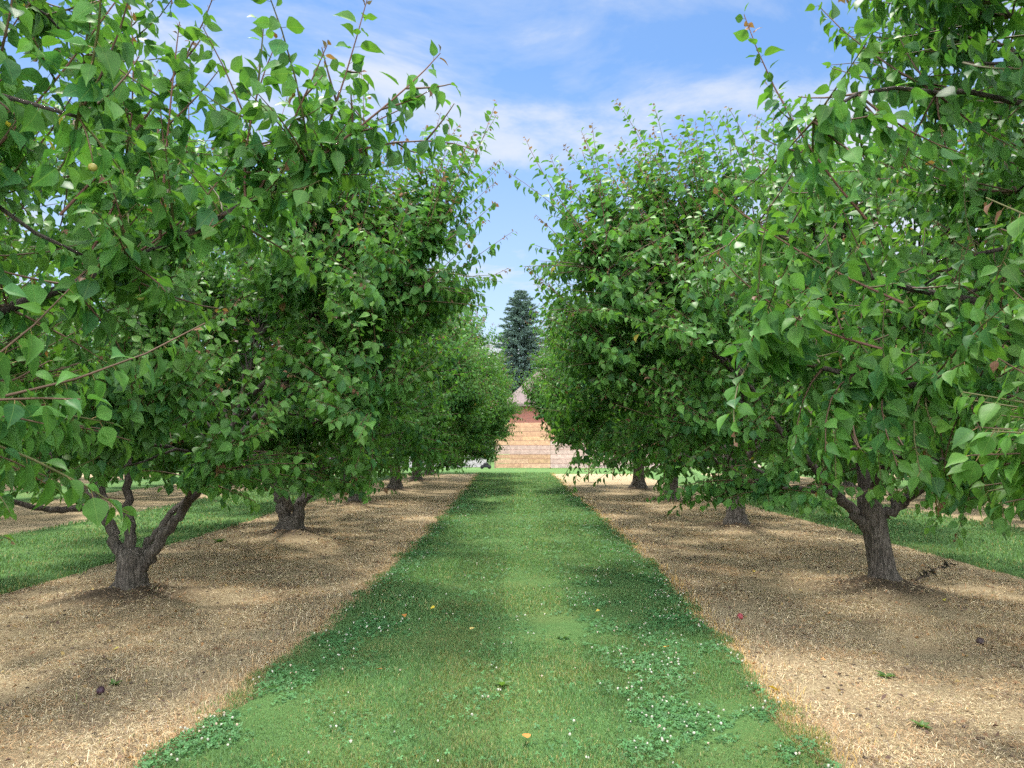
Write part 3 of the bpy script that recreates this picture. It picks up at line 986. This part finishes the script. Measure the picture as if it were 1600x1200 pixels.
T = Tree(102, strict=True, keep=lambda p: math.hypot(p[0] + tR0[0], p[1] + tR0[1]) > 2.35 and p[0] + tR0[0] > .85 + .28 * max(0, p[2] - 1.9), low=1.25, R=3.4, H=5.0, lod=0, leaf=.090, maxL=.8, dense=.027, n_shoot=3000, n_whip=90,
         extra=[([loc(tR0, 3.4, 2.9, 1.5), loc(tR0, 2.5, 3.2, 1.75), loc(tR0, 1.7, 3.4, 1.85), loc(tR0, 1.15, 3.5, 2.0)], .026), ([loc(tR0, 3.4, 3.0, 1.8), loc(tR0, 2.6, 3.6, 2.2), loc(tR0, 1.9, 3.9, 2.4), loc(tR0, 1.3, 4.0, 2.75)], .026), ([loc(tR0, 3.3, 2.9, 1.4), loc(tR0, 2.7, 3.6, 1.5), loc(tR0, 2.1, 4.0, 1.5), loc(tR0, 1.6, 4.1, 1.6)], .024)],
         whips=[(loc(tR0, 1.6, 3.4, 2.6), loc(tR0, 1.10, 3.5, 3.62)), (loc(tR0, 1.7, 3.3, 2.2), loc(tR0, .95, 3.5, 2.75)), (loc(tR0, 1.6, 3.3, 2.0), loc(tR0, .92, 3.4, 2.45))])
plant(T.finish(), tR0, "nearest fruit tree on the right, its large leaves filling the upper right corner", GR)

# second tree on the left: low trunk that splits into four dark limbs
T = Tree(203, side=1, R=3.25, H=4.7, low=1.02, lod=0, leaf=.101, n_shoot=2200, n_whip=230,
         trunk=[(0, 0, -.2, .20), (0, 0, -.04, .165), (0, 0, .08, .140), (-.005, 0, .22, .138), (-.01, 0, .34, .125), (-.01, 0, .40, .08)],
         limbs=[([(-.07, 0, .22), (-.17, 0, .46), (-.30, .02, .74), (-.55, 0, 1.0), (-.82, -.1, 1.30), (-1.25, -.2, 2.0), (-1.6, -.3, 2.9)], .078),
                ([(-.02, .03, .25), (-.06, .04, .55), (-.12, .08, .85), (-.16, .15, 1.25), (-.25, .4, 2.0), (-.3, .8, 2.9)], .072),
                ([(.05, .05, .28), (.12, .15, .48), (.25, .35, .75), (.42, .7, 1.05), (.6, 1.2, 1.8), (.7, 1.6, 2.8)], .055),
                ([(.09, -.02, .20), (.22, -.04, .36), (.40, -.05, .62), (.58, -.06, .88), (.95, -.05, 1.35), (1.45, .1, 2.1), (1.9, .2, 3.0)], .076),
                ([(-.50, -.05, .82), (-.75, -.2, .80), (-1.1, -.5, .95), (-1.5, -.8, 1.5), (-1.8, -1.0, 2.2)], .04)],
         extra=[([(1.2, 0, 2.0), (1.9, .1, 2.7), (2.5, .2, 3.3), (2.95, .2, 3.95)], .03), ([(1.2, -.2, 1.8), (2.0, -.5, 2.3), (2.7, -.8, 2.8), (3.15, -.9, 3.4)], .028), ([(1.3, .3, 2.2), (1.9, .9, 2.9), (2.5, 1.2, 3.6)], .026)],
         whips=[((2.2, .3, 3.2), (3.35, .1, 4.95)), ((2.4, .2, 3.1), (3.75, .2, 4.35)), ((2.6, .2, 2.8), (3.95, 0, 3.75)), ((2.6, .1, 2.5), (3.9, -.2, 3.3)), ((2.1, 0, 3.4), (3.0, 0, 4.9)), ((1.8, .3, 3.5), (2.5, 0, 5.0))])
plant(T.finish(), LEFT_ROW[1], "fruit tree on the left whose short trunk splits low into four dark limbs", GL)
# second tree on the right: stout leaning trunk, forks at waist height
T = Tree(204, side=-1, R=3.35, H=4.75, low=.9, lod=0, leaf=.101, n_shoot=2300, n_whip=230,
         trunk=[(.06, 0, -.2, .22), (.06, 0, -.04, .17), (.04, 0, .08, .140), (.0, 0, .40, .128), (-.06, 0, .72, .135), (-.09, 0, .88, .115), (-.09, 0, .98, .09)],
         limbs=[([(-.10, 0, .55), (-.26, 0, .74), (-.42, .02, .94), (-.58, .05, 1.12), (-1.0, .1, 1.6), (-1.5, .2, 2.4), (-1.9, .2, 3.2)], .075),
                ([(-.40, .0, .92), (-.72, .02, .96), (-1.12, .05, .98), (-1.6, .1, 1.15), (-2.1, .2, 1.7)], .048),
                ([(-.08, .02, .85), (-.12, .05, 1.15), (-.15, .15, 1.6), (-.2, .4, 2.4), (-.2, .7, 3.2)], .085),
                ([(-.02, -.02, .70), (.14, -.05, .74), (.30, -.08, .88), (.42, -.1, 1.08), (.8, -.2, 1.6), (1.4, -.3, 2.4), (1.7, -.4, 3.2)], .07),
                ([(-.02, .03, .82), (.12, .2, .98), (.3, .5, 1.3), (.6, 1.0, 2.0), (.9, 1.5, 2.9)], .06),
                ([(-.08, -.03, .84), (-.12, -.3, 1.1), (-.2, -.7, 1.6), (-.3, -1.2, 2.3), (-.3, -1.6, 3.0)], .06)],
         extra=[([(-1.2, .2, 2.0), (-1.9, .2, 2.7), (-2.5, .1, 3.3), (-2.9, .1, 4.0)], .03), ([(-1.3, 0, 1.8), (-2.1, -.4, 2.3), (-2.8, -.7, 2.8), (-3.1, -.8, 3.4)], .028), ([(-1.2, .4, 2.2), (-1.8, .9, 3.0), (-2.2, 1.2, 3.8)], .026)],
         whips=[((-2.6, .2, 3.2), (-3.42, .2, 4.95)), ((-2.2, .2, 3.6), (-2.75, .1, 5.0)), ((-2.0, .2, 3.6), (-2.4, 0, 5.1)), ((-1.6, .2, 3.8), (-1.75, 0, 5.15)), ((-2.7, .2, 2.9), (-3.75, .1, 4.1)), ((-2.7, .2, 2.6), (-3.85, .1, 3.5)), ((-1.2, .2, 4.0), (-1.2, 0, 5.15))])
plant(T.finish(), RIGHT_ROW[1], "fruit tree on the right with a stout leaning trunk above bare soil", GR)

# shared forms for the trees further off
vee = [(0, 0, -.15, .26), (0, 0, .02, .19), (0, 0, .10, .18), (0, 0, .20, .14)]
vee_limbs = [([(-.07, 0, .0), (-.13, 0, .30), (-.24, .02, .62), (-.45, .05, 1.1), (-.9, .1, 1.8), (-1.4, .2, 2.8)], .13),
             ([(.08, 0, .0), (.11, .02, .3), (.22, .1, .65), (.40, .3, 1.1), (.6, .7, 1.8), (.8, 1.1, 2.8)], .12),
             ([(.14, 0, .40), (.4, -.02, .62), (.75, -.05, 1.0), (1.2, -.1, 1.6), (1.7, -.1, 2.6)], .065),
             ([(0, -.06, .3), (-.1, -.35, .8), (-.2, -.8, 1.5), (-.3, -1.3, 2.6)], .07)]
FV = Tree(305, R=3.1, H=4.6, trunk=vee, limbs=vee_limbs, n_shoot=2100, n_whip=170, low=.8).finish()
FL = Tree(311, side=1, R=3.1, H=4.6, n_shoot=1800, n_whip=150, fork=.66, low=.72).finish()
FR_ = Tree(312, side=-1, R=3.1, H=4.6, n_shoot=1800, n_whip=150, fork=.86, low=1.2).finish()
FA = Tree(306, R=3.15, H=4.6, n_shoot=2100, n_whip=170, fork=.85, low=1.0).finish()
FB = Tree(307, R=3.0, H=4.5, n_shoot=2100, n_whip=170, fork=.88, low=1.0).finish()
FC = Tree(308, R=3.2, H=4.7, n_shoot=2100, n_whip=170, fork=.62, low=.66).finish()
plant(FV, LEFT_ROW[2], "fruit tree in the left row with two thick stems in a narrow vee", GL, 0, 1.07)
plant(FL, LEFT_ROW[3], "fruit tree left of the lane with a short single trunk, beyond the vee stemmed one", GL, .15, 1.05)
plant(FL, LEFT_ROW[4], "smaller looking fruit tree on a low mound, fourth trunk along the left row", GL, -.35, 1.16)
plant(FC, LEFT_ROW[5], "fruit tree behind the fourth trunk of the left row", GL, 4.0, 1.2)
plant(FL, LEFT_ROW[6], "last fruit tree of the left row, next to the far lawn", GL, .4, 1.2)
plant(FA, RIGHT_ROW[2], "fruit tree on the right with a straight pale grey trunk behind the stout leaning one", GR, .4, 1.08)
plant(FR_, RIGHT_ROW[3], "fruit tree right of the lane with a straight dark trunk on a soil mound", GR, .2, 1.08)
plant(FR_, RIGHT_ROW[4], "last full grown fruit tree of the right row, before the saplings", GR, -.3, 1.2)
ORD = ["first", "second", "third", "fourth", "fifth"]
GFL, GFR = "fruit trees in the next row on the left", "fruit trees in the next row on the right"
for i, p in enumerate(FAR_LEFT):
    plant((FA, FB, FC, FV)[i % 4], p, f"{ORD[i]} fruit tree in the next row left, beyond the left side grass lane", GFL, 0.9 + 1.7 * i, .97)
for i, p in enumerate(FAR_RIGHT):
    plant((FC, FV, FA, FB)[i % 4], p, f"{ORD[i]} fruit tree in the next row right, beyond the right side grass lane", GFR, 0.3 + 1.9 * i, .98)
for i, p in enumerate(OUT_LEFT):
    plant((FB, FC, FA)[i], p, f"{ORD[i]} fruit tree in the outermost row on the left", "fruit trees in the outermost row on the left", 2.2 * i, 1.0)
for i, p in enumerate(OUT_RIGHT):
    plant((FA, FB, FC)[i], p, f"{ORD[i]} fruit tree in the outermost row on the right", "fruit trees in the outermost row on the right", 1.4 + 2.2 * i, 1.0)


# ------------------------------------------------------------------ far end: fence, house, wall, spruce, saplings
YF = 46.2
rf = random.Random(3)
fence = empty("plank_fence", (-1.05, YF, 0.0))
tag(fence, "high fence of wide orange and pinkish grey horizontal boards at the lane end", "fence")
ORANGE = [(.74, .44, .26), (.78, .49, .30), (.68, .39, .23), (.76, .47, .26)]
GREY = [(.72, .50, .40), (.76, .55, .45), (.66, .45, .37)]
PINK = [(.76, .54, .45), (.78, .57, .49), (.72, .49, .40)]
rows = 10; bh = .272
x0 = 0.0
for pi, wpan in enumerate([3.35, 4.2, 4.2, 4.2]):
    mb = MB()
    for k in range(rows):
        pal = ORANGE
        if pi == 0 and k in (3, 4): pal = GREY
        if pi >= 1: pal = PINK if k < 4 else (GREY if k < 6 else ORANGE)
        zz0 = .03 + k * bh
        cut = sorted([0.0, wpan] + ([wpan * rf.uniform(.25, .75)] if rf.random() < .25 else []))
        for xa, xb in zip(cut[:-1], cut[1:]):
            dy = rf.uniform(-.012, .012); f_ = rf.uniform(.68, .82)
            mb.box((x0 + xa + .006, dy, zz0 + rf.uniform(0, .008)), (x0 + xb - .006, dy + .035, zz0 + bh - .018), tuple(q * f_ for q in rf.choice(pal)))
    mb.build("board_panel", M_PAINT, fence, smooth=False)
    mb = MB(); mb.box((x0 + wpan - .06, .05, 0), (x0 + wpan + .06, .17, rows * bh - .05), (.40, .26, .14))
    mb.build("post", M_PAINT, fence, smooth=False)
    x0 += wpan
mb = MB(); mb.box((-.01, -.02, 0), (.09, .12, rows * bh + .04), (.35, .24, .15)); mb.build("post", M_PAINT, fence, smooth=False)

house = empty("brick_house", (0, 53, 0))
tag(house, "red brick house with a brownish pink shingle roof behind the board fence", "house")


def mat_brick():
    m, nt, out = new_mat("brick")
    tc = nt.nodes.new('ShaderNodeTexCoord')
    sp = nt.nodes.new('ShaderNodeSeparateXYZ'); nt.links.new(tc.outputs['Object'], sp.inputs[0])
    cb = nt.nodes.new('ShaderNodeCombineXYZ'); nt.links.new(math_(nt, 'ADD', sp.outputs[0], sp.outputs[1]), cb.inputs[0]); nt.links.new(sp.outputs[2], cb.inputs[1])
    b = nt.nodes.new('ShaderNodeTexBrick'); b.inputs['Scale'].default_value = 4.5
    b.inputs['Color1'].default_value = (.27, .085, .055, 1); b.inputs['Color2'].default_value = (.19, .06, .042, 1); b.inputs['Mortar'].default_value = (.25, .18, .15, 1)
    b.inputs['Mortar Size'].default_value = .015
    nt.links.new(cb.outputs[0], b.inputs['Vector'])
    p = nt.nodes.new('ShaderNodeBsdfPrincipled'); nt.links.new(b.outputs['Color'], p.inputs['Base Color']); p.inputs['Roughness'].default_value = .9
    nt.links.new(p.outputs[0], out.inputs[0])
    return m


def mat_shingle():
    m, nt, out = new_mat("shingle")
    tc = nt.nodes.new('ShaderNodeTexCoord')
    sp = nt.nodes.new('ShaderNodeSeparateXYZ'); nt.links.new(tc.outputs['Object'], sp.inputs[0])
    cb = nt.nodes.new('ShaderNodeCombineXYZ'); nt.links.new(sp.outputs[0], cb.inputs[0]); nt.links.new(sp.outputs[2], cb.inputs[1])
    b = nt.nodes.new('ShaderNodeTexBrick'); b.inputs['Scale'].default_value = 5.0
    b.inputs['Color1'].default_value = (.10, .075, .068, 1); b.inputs['Color2'].default_value = (.145, .108, .10, 1); b.inputs['Mortar'].default_value = (.16, .11, .10, 1)
    nt.links.new(cb.outputs[0], b.inputs['Vector'])
    n = noise(nt, tc.outputs['Object'], 3, 4)
    p = nt.nodes.new('ShaderNodeBsdfPrincipled'); nt.links.new(mixc(nt, math_(nt, 'MULTIPLY', n, .4), b.outputs['Color'], (.15, .11, .10)), p.inputs['Base Color']); p.inputs['Roughness'].default_value = .95
    nt.links.new(p.outputs[0], out.inputs[0])
    return m


M_BRICK, M_SHINGLE = mat_brick(), mat_shingle()
mb = MB(); mb.box((-.15, 0, -.1), (13, 9, 4.25)); mb.build("wall", M_BRICK, house, smooth=False)
mb = MB()
e = .55
b0 = [(-.15 - e, -e, 4.2), (13 + e, -e, 4.2), (13 + e, 9 + e, 4.2), (-.15 - e, 9 + e, 4.2)]
rdg = [(2.1, 2.6, 6.9), (11, 2.6, 6.9), (11, 6.4, 6.9), (2.1, 6.4, 6.9)]
rdg = [(2.3, 4.5, 7.2), (10.6, 4.5, 7.2)]
V = b0 + rdg + [(x, y, 4.02) for x, y, z in b0]
F = [(0, 1, 5, 4), (1, 2, 5), (2, 3, 4, 5), (3, 0, 4), (6, 7, 1, 0), (7, 8, 2, 1), (8, 9, 3, 2), (9, 6, 0, 3), (9, 8, 7, 6)]
roof = MB(); roof.add(V, F); roof = roof.build("roof", M_SHINGLE, house, smooth=False)
for wx in (5.0, 9.0):
    mb = MB()
    mb.box((wx - .75, -.05, 2.3), (wx + .75, -.003, 2.4), (.75, .73, .70)); mb.box((wx - .75, -.05, 3.5), (wx + .75, -.003, 3.6), (.75, .73, .70))
    for xx in (-.75, -.04, .67):
        mb.box((wx + xx, -.047, 2.4), (wx + xx + .08, -.003, 3.5), (.75, .73, .70))
    w_ = mb.build("window", M_PAINT, house, smooth=False)
    mb = MB(); mb.box((wx - .67, -.025, 2.4), (wx + .67, -.004, 3.5), (.05, .06, .07)); mb.build("pane", mat_simple("glass", .1, .6, var=.05), w_, smooth=False)

mb = MB()
mb.box((-16, 50.0, -.05), (-1.6, 50.22, 1.15), (.50, .45, .45)); mb.box((-16.05, 49.96, 1.15), (-1.55, 50.26, 1.23), (.56, .52, .51))
o = mb.build("garden_wall", M_PAINT, smooth=False)
tag(o, "low pale grey wall beyond the lawn, left of the board fence", "wall")

# dark hand mower parked at the fence end
mw = empty("push_mower", (-1.5, 44.6, .034))
tag(mw, "small dark push mower with upright handle parked at the fence end", "mower")
mb = MB()
mb.box((-.28, -.22, .08), (.26, .22, .22), (.03, .03, .035))
mb.tube([(0, 0, .2), (0, 0, .27), (0, 0, .34), (0, 0, .36)], [.16, .17, .13, .05], 12, (.035, .033, .035))
mb.build("body", M_PAINT, mw, smooth=False)
for sx in (-.22, .2):
    for sy in (-.27, .27):
        mb = MB(); mb.tube([(sx, sy - .025, .10), (sx, sy + .025, .10)], .10, 14, (.02, .02, .02)); mb.build("wheel", M_PAINT, mw)
mb = MB()
for sy in (-.2, .2):
    mb.tube([(.22, sy, .2), (.34, sy, .6), (.42, sy, 1.0)], .016, 6, (.05, .05, .055))
mb.tube([(.42, -.2, 1.0), (.43, 0, 1.02), (.42, .2, 1.0)], .018, 6, (.05, .05, .055)); mb.build("handle", M_PAINT, mw)


def spruce(name, xy, H, W, seed, label):
    r = np.random.default_rng(seed)
    root = empty(name, (xy[0], xy[1], -.05)); tag(root, label, "tree")
    mb = MB(); mb.tube([(0, 0, 0), (0, 0, H * .5), (0, 0, H * .98)], [.26, .16, .02], 8); mb.build("trunk", M_BARK, root)
    tw, cr = MB(), MB()
    PV, CC = [], []
    z = 1.2
    while z < H * .99:
        f = 1 - z / H
        rad = W * (f ** .5) * r.uniform(.85, 1.1)
        nb = int(8 + 8 * f)
        a0 = r.uniform(0, 6.283)
        for k in range(nb):
            a = a0 + k * 6.283 / nb + r.uniform(-.3, .3)
            rr = rad * r.uniform(.6, 1.15)
            d = np.array([math.cos(a), math.sin(a), 0])
            p0 = np.array([0, 0, z]); p1 = d * rr * .6 + np.array([0, 0, z - .10 * rr + r.normal(0, .12)]); p2 = d * rr + np.array([0, 0, z + r.normal(-.1, .22) * rr * .5 + .10])
            q = bez(p0, p1, p2, 6)
            tw.tube(q, np.linspace(.03, .008, 6), 4, (.10, .07, .05), cap=False)
            n = int(80 * rr) + 24
            t = r.uniform(.12, 1.03, n)
            P = np.stack([np.interp(t, np.linspace(0, 1, 6), q[:, i]) for i in range(3)], 1)
            sd_ = np.array([-d[1], d[0], 0])
            s_ = r.choice([-1, 1], n)
            off = unit(d[None] * r.uniform(.3, 1, n)[:, None] + sd_[None] * (s_ * r.uniform(.2, 1, n))[:, None] + np.array([0, 0, 1])[None] * r.normal(-.12, .38, n)[:, None])
            L = r.uniform(.16, .40, n) * (1.15 - .5 * t)
            nrm = unit(np.cross(off, r.normal(0, 1, (n, 3))))
            w_ = .035
            V = np.stack([P, P + off * L[:, None] * .5 + nrm * w_, P + off * L[:, None], P + off * L[:, None] * .5 - nrm * w_], 1)
            PV.append(V)
            c = np.array([.095, .145, .135]) * r.uniform(.55, 1.5, n)[:, None]
            CC.append(c)
        z += r.uniform(.15, .30)
    cr.tile(np.concatenate(PV), [(0, 1, 2, 3)], np.concatenate(CC), np.zeros((4, 2)))
    tw.build("branches", M_TWIG, root)
    cr.build("crown", M_NEEDLE, root, smooth=False)


spruce("spruce_tree", (0.75, 66.0), 14.9, 3.9, 5, "tall blue green spruce rising behind the house roof")

def sapling(xy, h, seed, label):
    r = np.random.default_rng(seed)
    root = empty("sapling", (xy[0], xy[1], 0.0)); tag(root, label, "sapling", "saplings at the far end of the right row")
    mb = MB(); mb.tube([(0, 0, -.03), (.02, 0, h * .5), (.01, .02, h)], [.022, .016, .005], 6, (.22, .13, .10)); mb.build("trunk", M_TWIG, root)
    mb = MB(); P = []; D = []
    n = 46
    t = r.uniform(.45, 1.05, n); a = r.uniform(0, 6.283, n)
    rr = r.uniform(.02, .22, n)
    P = np.stack([np.cos(a) * rr, np.sin(a) * rr, t * h], 1); D = unit(np.stack([np.cos(a), np.sin(a), r.uniform(-.7, .3, n)], 1))
    S_ = np.cross(D, unit(np.array([[0, 0, 1.0]]) + r.normal(0, .3, (n, 3)))); S_ = unit(S_); N = np.cross(S_, D)
    T_, F_, UV_ = LEAF_FAR
    V = P[:, None] + .09 * (T_[None, :, 0:1] * S_[:, None] + T_[None, :, 1:2] * D[:, None] + T_[None, :, 2:3] * N[:, None])
    mb.tile(V, F_, np.array([.16, .12, .05]) * r.uniform(.6, 1.3, n)[:, None], UV_)
    mb.build("crown", M_LEAF_FAR, root)


sapling((4.25, 32.6), 1.25, 1, "thin leafy sapling with a reddish stem, past the last trunk on the right")
sapling((3.0, 30.4), .85, 2, "shorter sapling nearer the grass lane than the reddish stemmed one")


# ------------------------------------------------------------------ small things on the ground and in the trees
def G(px, py):
    """ground point under a photo pixel"""
    p = R_(4.29); dx = (px - 800) / 1200; dv = (600 - py) / 1200
    z = math.sin(p) + dv * math.cos(p); y = math.cos(p) - dv * math.sin(p)
    t = 1.6 / -z
    return dx * t, y * t


YEL, ORG, RED = (.62, .46, .05), (.50, .20, .05), (.36, .05, .04)
LV = [((1210, 1080), .085, YEL, "large yellow leaf at the edge of the right tree strip"),
      ((822, 1172), .060, ORG, "orange brown leaf on the grass near the bottom of the lane"),
      ((632, 975), .055, ORG, "rust brown leaf on the grass among clover on the left"),
      ((1042, 1026), .055, (.58, .33, .07), "orange leaf on the clover right of the lane centre"),
      ((1252, 926), .05, YEL, "small yellow leaf in the shade left of the stout leaning trunk"),
      ((1476, 943), .05, (.45, .40, .08), "dull yellow leaf in the shade right of the stout leaning trunk"),
      ((180, 1020), .05, (.58, .50, .12), "pale yellow leaf on the straw in front of the low split trunk"),
      ((592, 1063), .045, (.42, .18, .06), "small brown leaf on the grass left of the lane centre"),
      ((676, 962), .045, YEL, "bright yellow leaf on the shaded grass left of the lane centre"),
      ((738, 996), .05, (.55, .42, .14), "tan leaf on the grass where the lane turns dry"),
      ((1050, 925), .045, YEL, "yellow leaf at the right grass edge of the lane"),
      ((1178, 895), .05, YEL, "yellow leaf on the straw between the stout leaning and pale trunks"),
      ((934, 967), .04, (.50, .34, .06), "ochre leaf on the grass right of the lane centre"),
      ((980, 800), .06, YEL, "yellow leaf cluster on the straw near the dark trunks on the right")]
for i, ((px, py), s_, c, lb) in enumerate(LV):
    x, y = G(px, py)
    onlane = lane_l(np.array([y]))[0] < x < lane_r(np.array([y]))[0]
    z = .075 if onlane else float(dirt_h(np.array([x]), np.array([y]))[0]) + .02
    T_, F_, UV_ = LEAF_NEAR
    mb = MB()
    V = np.array([(v[0] * .85, v[1] - .5, v[2] * .6 + .05 + .10 * abs(v[0])) for v in T_]) * s_
    mb.add(V, F_, c, UV_)
    o = mb.build("fallen_leaf", M_STRAW)
    o.location = (x, y, z); o.rotation_euler = (rf.uniform(-.35, .35), rf.uniform(-.35, .35), rf.uniform(0, 6.28))
    tag(o, lb, "leaf", "fallen leaves on the ground")


def ball(r, squash=.93):
    nu, nv = 12, 8
    V = [(0, 0, -r * squash)]
    for i in range(1, nv):
        th = math.pi * i / nv
        for j in range(nu):
            ph = 2 * math.pi * j / nu
            q = r * math.sin(th) * (1 - .10 * math.exp(-((ph - .0) / .35) ** 2))
            V.append((q * math.cos(ph), q * math.sin(ph), -r * squash * math.cos(th)))
    V.append((0, 0, r * squash * .92))
    F = [(0, 1 + (j + 1) % nu, 1 + j) for j in range(nu)]
    for i in range(nv - 2):
        for j in range(nu):
            a = 1 + i * nu
            F.append((a + j, a + (j + 1) % nu, a + nu + (j + 1) % nu, a + nu + j))
    a = 1 + (nv - 2) * nu
    F += [(a + j, a + (j + 1) % nu, len(V) - 1) for j in range(nu)]
    return V, F


for P_ in FR:
    mb = MB(); V, F = ball(rf.uniform(.014, .019)); mb.add(V, F, rf.choice([(.20, .22, .05), (.26, .22, .05), (.15, .20, .045)]))
    o = mb.build("fruit", M_FRUIT, ROOT_L0); o.location = P_; o.rotation_euler = (rf.uniform(-.3, .3), rf.uniform(-.3, .3), rf.uniform(0, 6))
for (px, py), r_, c, lb in [((1157, 969), .028, (.30, .05, .06), "red fallen fruit on the straw left of the stout leaning trunk"),
                            ((157, 1086), .026, (.045, .02, .03), "dark shrivelled fruit on the straw in front of the low split trunk"),
                            ((1532, 1010), .03, (.05, .03, .03), "dark fallen fruit at the shade edge on the right strip")]:
    x, y = G(px, py)
    mb = MB(); V, F = ball(r_); mb.add(V, F, c); mb.tube([(0, 0, r_ * .8), (.004, 0, r_ * 1.25)], .0025, 5, (.08, .05, .03))
    o = mb.build("fallen_fruit", M_FRUIT)
    o.location = (x, y, float(dirt_h(np.array([x]), np.array([y]))[0]) + r_ * .95)
    o.rotation_euler = (rf.uniform(.3, 1.2), rf.uniform(-.5, .5), 0)
    tag(o, lb, "fruit", "fallen fruit on the dry strips")

# a few low green weeds
WD = [((784, 1080), .085, "leafy bright green weed in the middle of the grass lane", True),
      ((342, 848), .13, "small green weed on the straw between the low split and vee trunks", False),
      ((178, 1070), .065, "yellowish weed seedling on the straw left of the grass lane", False),
      ((1440, 1140), .07, "green weed tuft low on the right strip", False),
      ((1385, 1060), .08, "thin green weed on sunlit straw below the stout leaning trunk", False),
      ((880, 1005), .08, "flat broadleaf weed on the shaded grass lane", True)]
for i, ((px, py), s_, lb, onl) in enumerate(WD):
    x, y = G(px, py)
    r = np.random.default_rng(900 + i)
    n = 11
    a = np.arange(n) * 2.4; el = r.uniform(.25, 1.0, n)
    D = np.stack([np.cos(a) * np.cos(el), np.sin(a) * np.cos(el), np.sin(el)], 1)
    S_ = np.stack([-np.sin(a), np.cos(a), 0 * a], 1); N = np.cross(S_, D)
    T_, F_, UV_ = LEAF_NEAR
    L = s_ * r.uniform(.5, 1.0, n)[:, None, None]
    V = L * (T_[None, :, 0:1] * .55 * S_[:, None] + T_[None, :, 1:2] * D[:, None] + T_[None, :, 2:3] * N[:, None] * -1)
    mb = MB(); mb.tile(V, F_, np.array([.095, .17, .045]) * r.uniform(.7, 1.3, n)[:, None], UV_)
    o = mb.build("weed", M_LEAF)
    o.location = (x, y, .03 if onl else float(dirt_h(np.array([x]), np.array([y]))[0]))
    tag(o, lb, "weed", "small weeds")

# fallen dead twig with withered leaves beside the right trunk
x, y = G(1452, 912)
root = empty("fallen_branch", (x, y, .05)); tag(root, "dead twig with withered dark leaves lying right of the stout leaning trunk", "branch")
mb = MB()
q = np.array([(-.18, -.03, -.02), (-.05, 0, .04), (.08, .02, .10), (.20, .03, .15), (.30, .04, .17)]); mb.tube(q, [.009, .008, .006, .004, .003], 6, (.10, .07, .05))
q2 = np.array([(-.16, .1, -.02), (-.05, .06, .02), (.05, .02, .08)]); mb.tube(q2, [.006, .005, .003], 5, (.16, .13, .10)); mb.build("stem", M_TWIG, root)
r = np.random.default_rng(77); n = 26
t = r.uniform(.1, 1, n); P = np.stack([np.interp(t, np.linspace(0, 1, 5), q[:, i]) for i in range(3)], 1)
D = unit(r.normal(0, 1, (n, 3)) + np.array([.3, 0, .25])); S_ = unit(np.cross(D, r.normal(0, 1, (n, 3)))); N = np.cross(S_, D)
T_, F_, UV_ = LEAF_NEAR
V = P[:, None] + .06 * (T_[None, :, 0:1] * .5 * S_[:, None] + T_[None, :, 1:2] * D[:, None] + T_[None, :, 2:3] * 2.2 * N[:, None])
mb = MB(); mb.tile(V, F_, np.array([.035, .032, .022]) * r.uniform(.6, 1.6, n)[:, None], UV_); mb.build("leaves", M_STRAW, root)
